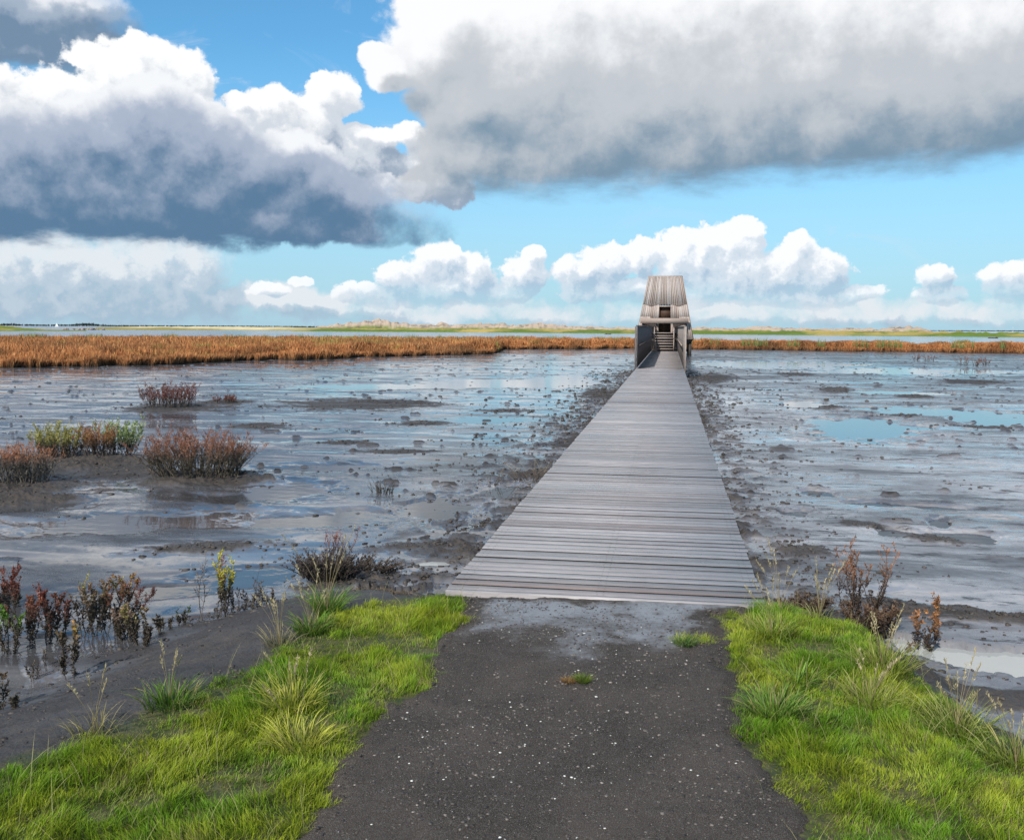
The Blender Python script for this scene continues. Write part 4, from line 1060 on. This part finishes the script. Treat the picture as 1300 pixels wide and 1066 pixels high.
# rocks at the tip of the spit
for i, (px_, lab) in enumerate([(88, 'leftmost grey boulder at the tip of the sand spit'), (100, 'second boulder from the left at the spit tip'), (108, 'rosy boulder in the middle of the spit-tip rocks'),
                                (117, 'fourth boulder along the spit tip'), (126, 'boulder nearest to the sand of the spit')]):
    mb = MB(); x, y = at_dist(px_, 520); n = 4
    lumps(mb, np.stack([rng.normal(0, 1.2, n), rng.normal(0, .8, n), np.full(n, .3)], -1), rng.uniform(.5, .9, n), np.array([[.30, .24, .24]]) * rng.uniform(.6, 1.2, (n, 1)), .8)
    o = mb.build('boulder', M_ROCK); o.location = (x, y, ZW); tag(o, lab, 'boulder', 'boulders at the tip of the spit')

# sailing boats
def sailboat(px_, dist, hpx, label, rz=.3):
    x, y = at_dist(px_, dist); s = hpx * dist / F / 10.0
    root = tag(empty('sailing_boat', (x, y, ZW), rz), label, 'sailing boat', 'white sailing boats on the horizon')
    mb = MB(); n = 12; V = []
    for i in range(n + 1):
        u = i / n; b = 1.3 * math.sin(math.pi * min(1, .12 + u * .88) ** .8) + .02
        for sx, z in ((-1, 1.0), (-.7, .1), (.7, .1), (1, 1.0)): V.append((( -4 + 8 * u) * s, sx * b * s, (z + .2 * u) * s))
    f = [[i * 4 + j, i * 4 + (j + 1) % 4, i * 4 + 4 + (j + 1) % 4, i * 4 + 4 + j] for i in range(n) for j in range(4)]
    mb.add(V, [np.array(f), np.array([[3, 2, 1, 0]]), np.array([[n * 4, n * 4 + 1, n * 4 + 2, n * 4 + 3]])]); mb.build('hull', M_WHITE, root)
    mb = MB(); mb.bar((.6 * s, 0, 1 * s), (.6 * s, 0, 10.2 * s), .18 * s, .18 * s, up=(0, 1, 0)); mb.build('mast', M_WHITE, root)
    for nm, q in (('mainsail', [(.4, 0, 1.8), (-3.4, .3, 1.9), (.4, 0, 9.8)]), ('jib', [(3.8, 0, 1.4), (.9, -.3, 1.8), (.8, 0, 9.2)])):
        mb = MB(); k = 6; P = np.array(q) * s; V = []
        for i in range(k + 1):
            a = P[0] + (P[2] - P[0]) * i / k; b = P[1] + (P[2] - P[1]) * i / k
            for j in range(4):
                p = a + (b - a) * j / 3; p = p + np.array([0, .35 * s * math.sin(math.pi * j / 3) * (1 - i / k), 0]); V.append(p)
        mb.add(V, np.array([[i * 4 + j, i * 4 + j + 1, i * 4 + 5 + j, i * 4 + 4 + j] for i in range(k) for j in range(3)])); mb.build(nm, M_WHITE, root)
sailboat(72, 1400, 5, 'white sailing boat left of the spit rocks under the far trees')
sailboat(1286, 1900, 6.5, 'white sailing boat on the horizon at the far right', 1.2)

# wind turbines
for i, (px_, lab) in enumerate([(151, 'leftmost faint wind turbine on the left horizon'), (181, 'second faint wind turbine from the left'), (212, 'third faint wind turbine from the left'), (398, 'faint wind turbine nearest to the dunes')]):
    x, y = at_dist(px_, 6500); s = .9
    root = tag(empty('wind_turbine', (x, y, ZW), -math.atan2(x, y)), lab, 'wind turbine', 'wind turbines on the left horizon')
    mb = MB(); PL = np.array([[(0, 0, 0), (0, 0, 28 * s)]]); tubes(mb, PL.astype(float), np.array([[1.6, .9]]) * s, np.full((1, 2, 3), .5), 8); mb.build('tower', M_TURB, root)
    mb = MB(); mb.box(-1 * s, 1 * s, -3 * s, 2 * s, 28 * s, 30 * s); mb.build('nacelle', M_TURB, root)
    for k in range(3):
        a = k * 2.094 + i; mb = MB(); mb.bar((0, -3.4 * s, 29 * s), (math.sin(a) * 15 * s, -3.4 * s, 29 * s + math.cos(a) * 15 * s), .9 * s, .3 * s, up=(0, 1, 0)); mb.build('blade', M_TURB, root)

# birds / stumps in the far water on the right
for i, (px_, py_, lab) in enumerate([(1262, 429.5, 'small dark islet of sods in the water right of the reeds'), (773, 424.5, 'tiny dark sod in the far water left of the hide')]):
    c = gp(px_, py_, ZW); mb = MB(); n = 10
    lumps(mb, np.stack([rng.normal(0, .8, n), rng.normal(0, .5, n), np.full(n, .08)], -1), rng.uniform(.2, .4, n), np.array([.06, .04, .035]), .7)
    o = mb.build('sod', M_ROCK); o.location = c; tag(o, lab, 'sod', 'dark sods in the far water')

# ------------------------------------------------------------------ light and sky
SUN_EL, SUN_AZ = R(38), R(180 + 16)      # compass angle from +Y (forward), clockwise; behind the camera and to its left
sd = Vector((math.sin(SUN_AZ) * math.cos(SUN_EL), math.cos(SUN_AZ) * math.cos(SUN_EL), math.sin(SUN_EL)))
sun = bpy.data.objects.new('sun', bpy.data.lights.new('sun', 'SUN')); COL.objects.link(sun)
sun.data.energy = 5.0; sun.data.angle = R(.53); sun.data.color = (1.0, .95, .87)
sun.rotation_euler = sd.to_track_quat('Z', 'Y').to_euler()

world = bpy.data.worlds.new('World'); SC.world = world; world.use_nodes = True
wt = world.node_tree; wt.nodes.clear(); T = NT(wt)
def q_of(px, py):
    d = ray(px, py); return math.atan2(d[0], d[1]) * 12.5, d[2] / math.hypot(d[0], d[1]) * 12.5
def build_sky():
    tc = T.n('ShaderNodeTexCoord'); d = T.vmath('NORMALIZE', tc.outputs['Generated'])
    sp = T.n('ShaderNodeSeparateXYZ'); T.put(sp.inputs[0], d)
    x, y, z = sp.outputs
    az = T.math('MULTIPLY', T.math('ARCTAN2', x, y), 12.5)
    hyp = T.math('SQRT', T.math('ADD', T.math('MULTIPLY', x, x), T.math('MULTIPLY', y, y)))
    v = T.math('MULTIPLY', T.math('DIVIDE', z, T.math('MAXIMUM', hyp, .05)), 12.5)
    cb = T.n('ShaderNodeCombineXYZ'); T.put(cb.inputs[0], az); T.put(cb.inputs[1], v)
    Q = cb.outputs[0]
    sky = T.n('ShaderNodeTexSky', sky_type='NISHITA', sun_disc=False, sun_elevation=SUN_EL, sun_rotation=SUN_AZ)
    sky.altitude = 0; sky.air_density = 1.0; sky.dust_density = .6; sky.ozone_density = 2.5
    skyc = T.mix(1.0, sky.outputs[0], (.085 * .85, .085 * 1.55, .085 * 1.75), 'MULTIPLY')
    # the sky gets paler towards the horizon
    ks = T.mapr(v, 0.0, 3.6, 1.0, 0.0, True)
    skyc = T.mix(T.math('MULTIPLY', ks, .75), skyc, (.41, .585, .755))

    def layer(blobs, warp, bil, bscale, edge, seed, light=(-.25, .30), gain=1.2, px=True):
        """height field of a bank of clouds and the same a step towards the light"""
        grp = bpy.data.node_groups.new('cloud_bank', 'ShaderNodeTree')
        grp.interface.new_socket('P', in_out='INPUT', socket_type='NodeSocketVector'); grp.interface.new_socket('H', in_out='OUTPUT', socket_type='NodeSocketFloat')
        G = NT(grp); gi = G.n('NodeGroupInput').outputs[0]; go = G.n('NodeGroupOutput')
        off = G.vmath('ADD', gi, (seed * 7.3, seed * 3.1, 0))
        w1 = G.vmath('SUBTRACT', G.noise(off, 1.0, 3, .5, '2D', 1), (.5, .5, .5))
        w2 = G.vmath('SUBTRACT', G.noise(off, 4.2, 5, .6, '2D', 1), (.5, .5, .5))
        P = G.vmath('ADD', G.vmath('ADD', gi, G.vmath('SCALE', w1, scale=warp)), G.vmath('SCALE', w2, scale=warp * .32))
        acc = None
        for b in blobs:
            bx, by, rx, ry = b[:4]; w = b[4] if len(b) > 4 else 1.0
            qx, qy = q_of(bx, by)
            dd = G.vmath('MULTIPLY', G.vmath('SUBTRACT', P, (qx, qy, 0)), (100 / rx, 100 / ry, 0))
            l2 = G.vmath('DOT_PRODUCT', dd, dd)
            s = G.math('MULTIPLY_ADD', l2, -w, w)
            if acc is None: acc = s
            else:
                nd = G.nt.nodes.new('ShaderNodeMath'); nd.operation = 'SMOOTH_MAX'; G.put(nd.inputs[0], acc); G.put(nd.inputs[1], s); nd.inputs[2].default_value = .25
                acc = nd.outputs[0]
        acc = G.math('MAXIMUM', acc, -2.0)
        vo = G.n('ShaderNodeTexVoronoi', voronoi_dimensions='2D', feature='F1'); G.put(vo.inputs['Vector'], G.vmath('ADD', off, G.vmath('SCALE', w2, scale=.35)))
        vo.inputs['Scale'].default_value = bscale; vo.inputs['Detail'].default_value = 2; vo.inputs['Roughness'].default_value = .55
        fb = G.noise(off, bscale * 1.3, 7, .64, '2D')
        b_ = G.math('ADD', G.math('MULTIPLY', G.math('SUBTRACT', .5, vo.outputs['Distance']), .9), G.math('MULTIPLY', G.math('SUBTRACT', fb, .5), 1.5))
        G.put(go.inputs[0], G.math('ADD', acc, G.math('MULTIPLY', b_, bil)))
        def ev(vec):
            nd = T.n('ShaderNodeGroup'); nd.node_tree = grp; T.put(nd.inputs[0], vec); return nd.outputs[0]
        H0 = ev(Q); H1 = ev(T.vmath('ADD', Q, (light[0], light[1], 0)))
        alpha = T.mapr(H0, -edge * .35, edge, 0, 1, True)
        lit = T.math('MULTIPLY_ADD', T.math('SUBTRACT', H0, H1), gain, .5)
        thin = T.mapr(H0, 0, .5, 1, 0)
        return alpha, lit, thin, H0
    def vq(py, x=650): return q_of(x, py)[1]
    WHITE, GREY, DARK = (.86, .88, .92), (.50, .54, .60), (.115, .185, .285)
    def comp(col, L, top, base, dark, cut=None, soft=.16, xfade=None, tint=WHITE, mid=GREY, litw=1.0, fade=1.0, x=650):
        alpha, lit, thin, H0 = L
        vert = T.mapr(v, vq(base, x), vq(top, x), 0, 1, True)           # 0 at the flat base, 1 at the top
        s = T.math('ADD', T.math('MULTIPLY', T.math('SUBTRACT', lit, .5), litw), T.math('ADD', vert, T.math('MULTIPLY', thin, .25)))
        cr = T.n('ShaderNodeValToRGB'); T.put(cr.inputs[0], T.math('MULTIPLY_ADD', s, .72, .10)); e = cr.color_ramp.elements
        cr.color_ramp.interpolation = 'EASE'
        e[0].position = .02; e[0].color = (*dark, 1); e[1].position = .92; e[1].color = (*tint, 1)
        m_ = e.new(.45); m_.color = (*mid, 1)
        if xfade is not None:
            wf = T.noise(Q, 1.6, 6, .62, '2D')
            alpha = T.math('MULTIPLY', alpha, T.mapr(T.math('ADD', az, T.math('MULTIPLY', T.math('SUBTRACT', wf, .5), 1.6)), q_of(xfade[0], 250)[0], q_of(xfade[1], 250)[0], 1, 0, True))
        if cut is not None:
            (xa, ya), (xb, yb) = q_of(*cut[0]), q_of(*cut[1]); m_ = (yb - ya) / (xb - xa)
            line = T.math('MULTIPLY_ADD', az, m_, ya - m_ * xa)
            wob = T.noise(T.vmath('MULTIPLY', Q, (1, 2.5, 1)), 1.4, 5, .6, '2D')
            e_ = T.math('ADD', T.math('SUBTRACT', v, line), T.math('MULTIPLY', T.math('SUBTRACT', wob, .5), .42))
            alpha = T.math('MULTIPLY', alpha, T.mapr(e_, -soft * .5, soft, 0, 1, True))
        return T.mix(T.math('MULTIPLY', alpha, fade) if fade != 1 else alpha, col, cr.outputs[0])
    c = skyc
    # thin high wisps
    wn = T.noise(T.vmath('MULTIPLY', Q, (.6, 1.4, 1)), 1.1, 7, .62, '2D', dist=.8)
    c = T.mix(T.math('MULTIPLY', T.mapr(wn, .56, .80, 0, .55, True), T.mapr(v, .5, 3, .3, 1)), c, (.66, .74, .84))
    # low hazy bank on the left and along the horizon
    L = layer([(60, 345, 190, 60), (210, 340, 95, 62), (120, 385, 260, 36), (340, 380, 150, 22), (-150, 330, 150, 80), (-420, 350, 200, 60), (620, 398, 500, 18, .6), (1000, 396, 500, 20, .7)], .45, .62, 2.0, .7, 3)
    c = comp(c, L, 290, 420, (.36, .48, .60), tint=(.80, .82, .85), mid=(.50, .58, .68), fade=.85)
    # row of bright cumulus on the horizon
    L = layer([(470, 374, 50, 20), (520, 352, 50, 32), (560, 332, 45, 27), (600, 350, 38, 32), (560, 370, 90, 24), (345, 368, 32, 10), (385, 358, 16, 9), (660, 350, 36, 28), (678, 326, 20, 13), (640, 372, 50, 18),
               (730, 345, 34, 28), (770, 333, 42, 32), (810, 328, 36, 26), (870, 332, 50, 42), (925, 318, 52, 40), (945, 295, 28, 20), (905, 308, 30, 22), (1000, 338, 46, 38), (1012, 312, 26, 19), (1040, 346, 45, 28), (960, 350, 70, 36),
               (860, 372, 170, 22), (1000, 375, 110, 18), (1085, 372, 40, 10), (1186, 352, 27, 17), (1190, 372, 34, 14), (1275, 350, 32, 18), (1300, 362, 50, 28), (1420, 345, 90, 40), (1560, 350, 70, 30)],
              .26, .58, 3.4, .22, 1, light=(-.09, .13), gain=.95)
    c = comp(c, L, 292, 400, cut=((0, 392), (1300, 392)), soft=.45, dark=(.40, .54, .68), tint=(.95, .96, .98), mid=(.64, .72, .81), fade=.97)
    # top left corner cloud
    L = layer([(20, 10, 130, 50), (95, 55, 75, 32), (-60, 50, 140, 60), (30, 75, 80, 25)], .5, .45, 1.2, .6, 5)
    c = comp(c, L, -60, 85, (.17, .26, .38), tint=(.78, .81, .86), mid=(.36, .44, .55))
    # bright towers behind the left bank
    L = layer([(60, 130, 110, 45), (150, 85, 60, 42), (205, 85, 55, 38), (240, 110, 40, 40), (20, 140, 80, 40), (300, 125, 22, 14), (180, 60, 30, 18), (440, 190, 38, 35), (480, 175, 34, 18), (515, 170, 24, 18), (455, 160, 26, 14), (540, 180, 30, 18), (350, 150, 62, 42), (425, 118, 42, 32), (395, 160, 62, 50), (300, 165, 50, 40), (465, 205, 72, 36), (540, 200, 50, 34), (560, 235, 60, 30)],
              .35, .62, 2.3, .22, 2, light=(-.15, .18), gain=1.0)
    c = comp(c, L, 80, 262, (.30, .38, .49), tint=(.95, .96, .97), mid=(.62, .67, .74), litw=.7)
    # giant cloud on the right
    L = layer([(560, 60, 75, 60), (500, 85, 40, 28), (470, 72, 22, 18), (600, 130, 80, 60), (600, 200, 85, 52), (700, 60, 200, 130), (760, 150, 190, 92), (930, 120, 260, 112), (1120, 80, 260, 128), (1250, 60, 240, 132), (900, 10, 400, 100), (1450, 60, 250, 150), (560, 20, 60, 50), (545, 232, 55, 26), (660, 225, 110, 44), (800, 190, 240, 90), (1020, 160, 260, 100), (1230, 130, 240, 100)],
              .42, .36, 1.6, .26, 4, light=(-.3, .36), gain=.8)
    c = comp(c, L, -30, 250, cut=((600, 252), (1300, 205)), soft=.3, dark=(.19, .29, .39), tint=(.93, .94, .96), mid=(.53, .565, .61), litw=.62)
    # big dark bank on the left
    L = layer([(140, 190, 130, 72), (60, 230, 140, 90), (200, 140, 70, 48), (250, 180, 80, 62), (170, 250, 260, 75), (330, 215, 120, 48), (400, 225, 60, 36), (110, 265, 190, 34), (370, 275, 150, 42), (260, 240, 130, 52), (-120, 230, 160, 70), (490, 248, 62, 28), (530, 265, 55, 28), (430, 245, 90, 40), (520, 262, 130, 44), (470, 290, 110, 26)],
              .40, .46, 1.9, .30, 6, light=(-.02, .34), gain=.85)
    c = comp(c, L, -85, 306, xfade=(455, 600), cut=((0, 306), (440, 322)), dark=(.105, .20, .325), tint=(.88, .90, .93), mid=(.39, .455, .575), litw=.55, x=300)
    # clouds over the rest of the sky, outside the frame
    pz = T.math('ADD', T.math('MAXIMUM', z, 0), .12)
    cb2 = T.n('ShaderNodeCombineXYZ'); T.put(cb2.inputs[0], T.math('DIVIDE', x, pz)); T.put(cb2.inputs[1], T.math('DIVIDE', y, pz))
    gn = T.noise(cb2.outputs[0], .9, 6, .58, '2D', dist=.3)
    outm = T.math('MAXIMUM', T.mapr(v, 4.5, 5.3, 0, 1, True), T.mapr(T.math('ABSOLUTE', T.math('ADD', az, 2.0)), 8.2, 11, 0, 1, True))
    ga = T.mapr(gn, .47, .62, 0, 1, True)
    gc = T.mix(T.mapr(gn, .5, .75, 0, 1, True), (.60, .63, .68), (.30, .35, .42))
    outm = T.math('MAXIMUM', outm, T.mapr(z, -.02, -.005, 1, 0))
    oc = T.mix(T.mapr(z, -.02, 0, 1, 0), T.mix(ga, skyc, gc), (.2, .25, .3))
    b1 = T.n('ShaderNodeBackground'); T.put(b1.inputs[0], c)
    b2 = T.n('ShaderNodeBackground'); T.put(b2.inputs[0], oc)
    mx = T.n('ShaderNodeMixShader'); T.put(mx.inputs[0], outm); wt.links.new(b1.outputs[0], mx.inputs[1]); wt.links.new(b2.outputs[0], mx.inputs[2])
    out = T.n('ShaderNodeOutputWorld'); wt.links.new(mx.outputs[0], out.inputs[0])
build_sky()
world.cycles.sampling_method = 'MANUAL'; world.cycles.sample_map_resolution = 512

SC.view_settings.view_transform = 'Standard'; SC.view_settings.look = 'None'
SC.view_settings.exposure = .08; SC.view_settings.gamma = 1; SC.view_settings.use_curve_mapping = False
SC.render.engine = 'CYCLES'
SC.cycles.max_bounces = 6; SC.cycles.diffuse_bounces = 2; SC.cycles.glossy_bounces = 3; SC.cycles.transmission_bounces = 2; SC.cycles.transparent_max_bounces = 4
SC.cycles.use_denoising = True; SC.cycles.use_adaptive_sampling = True; SC.cycles.adaptive_threshold = .02
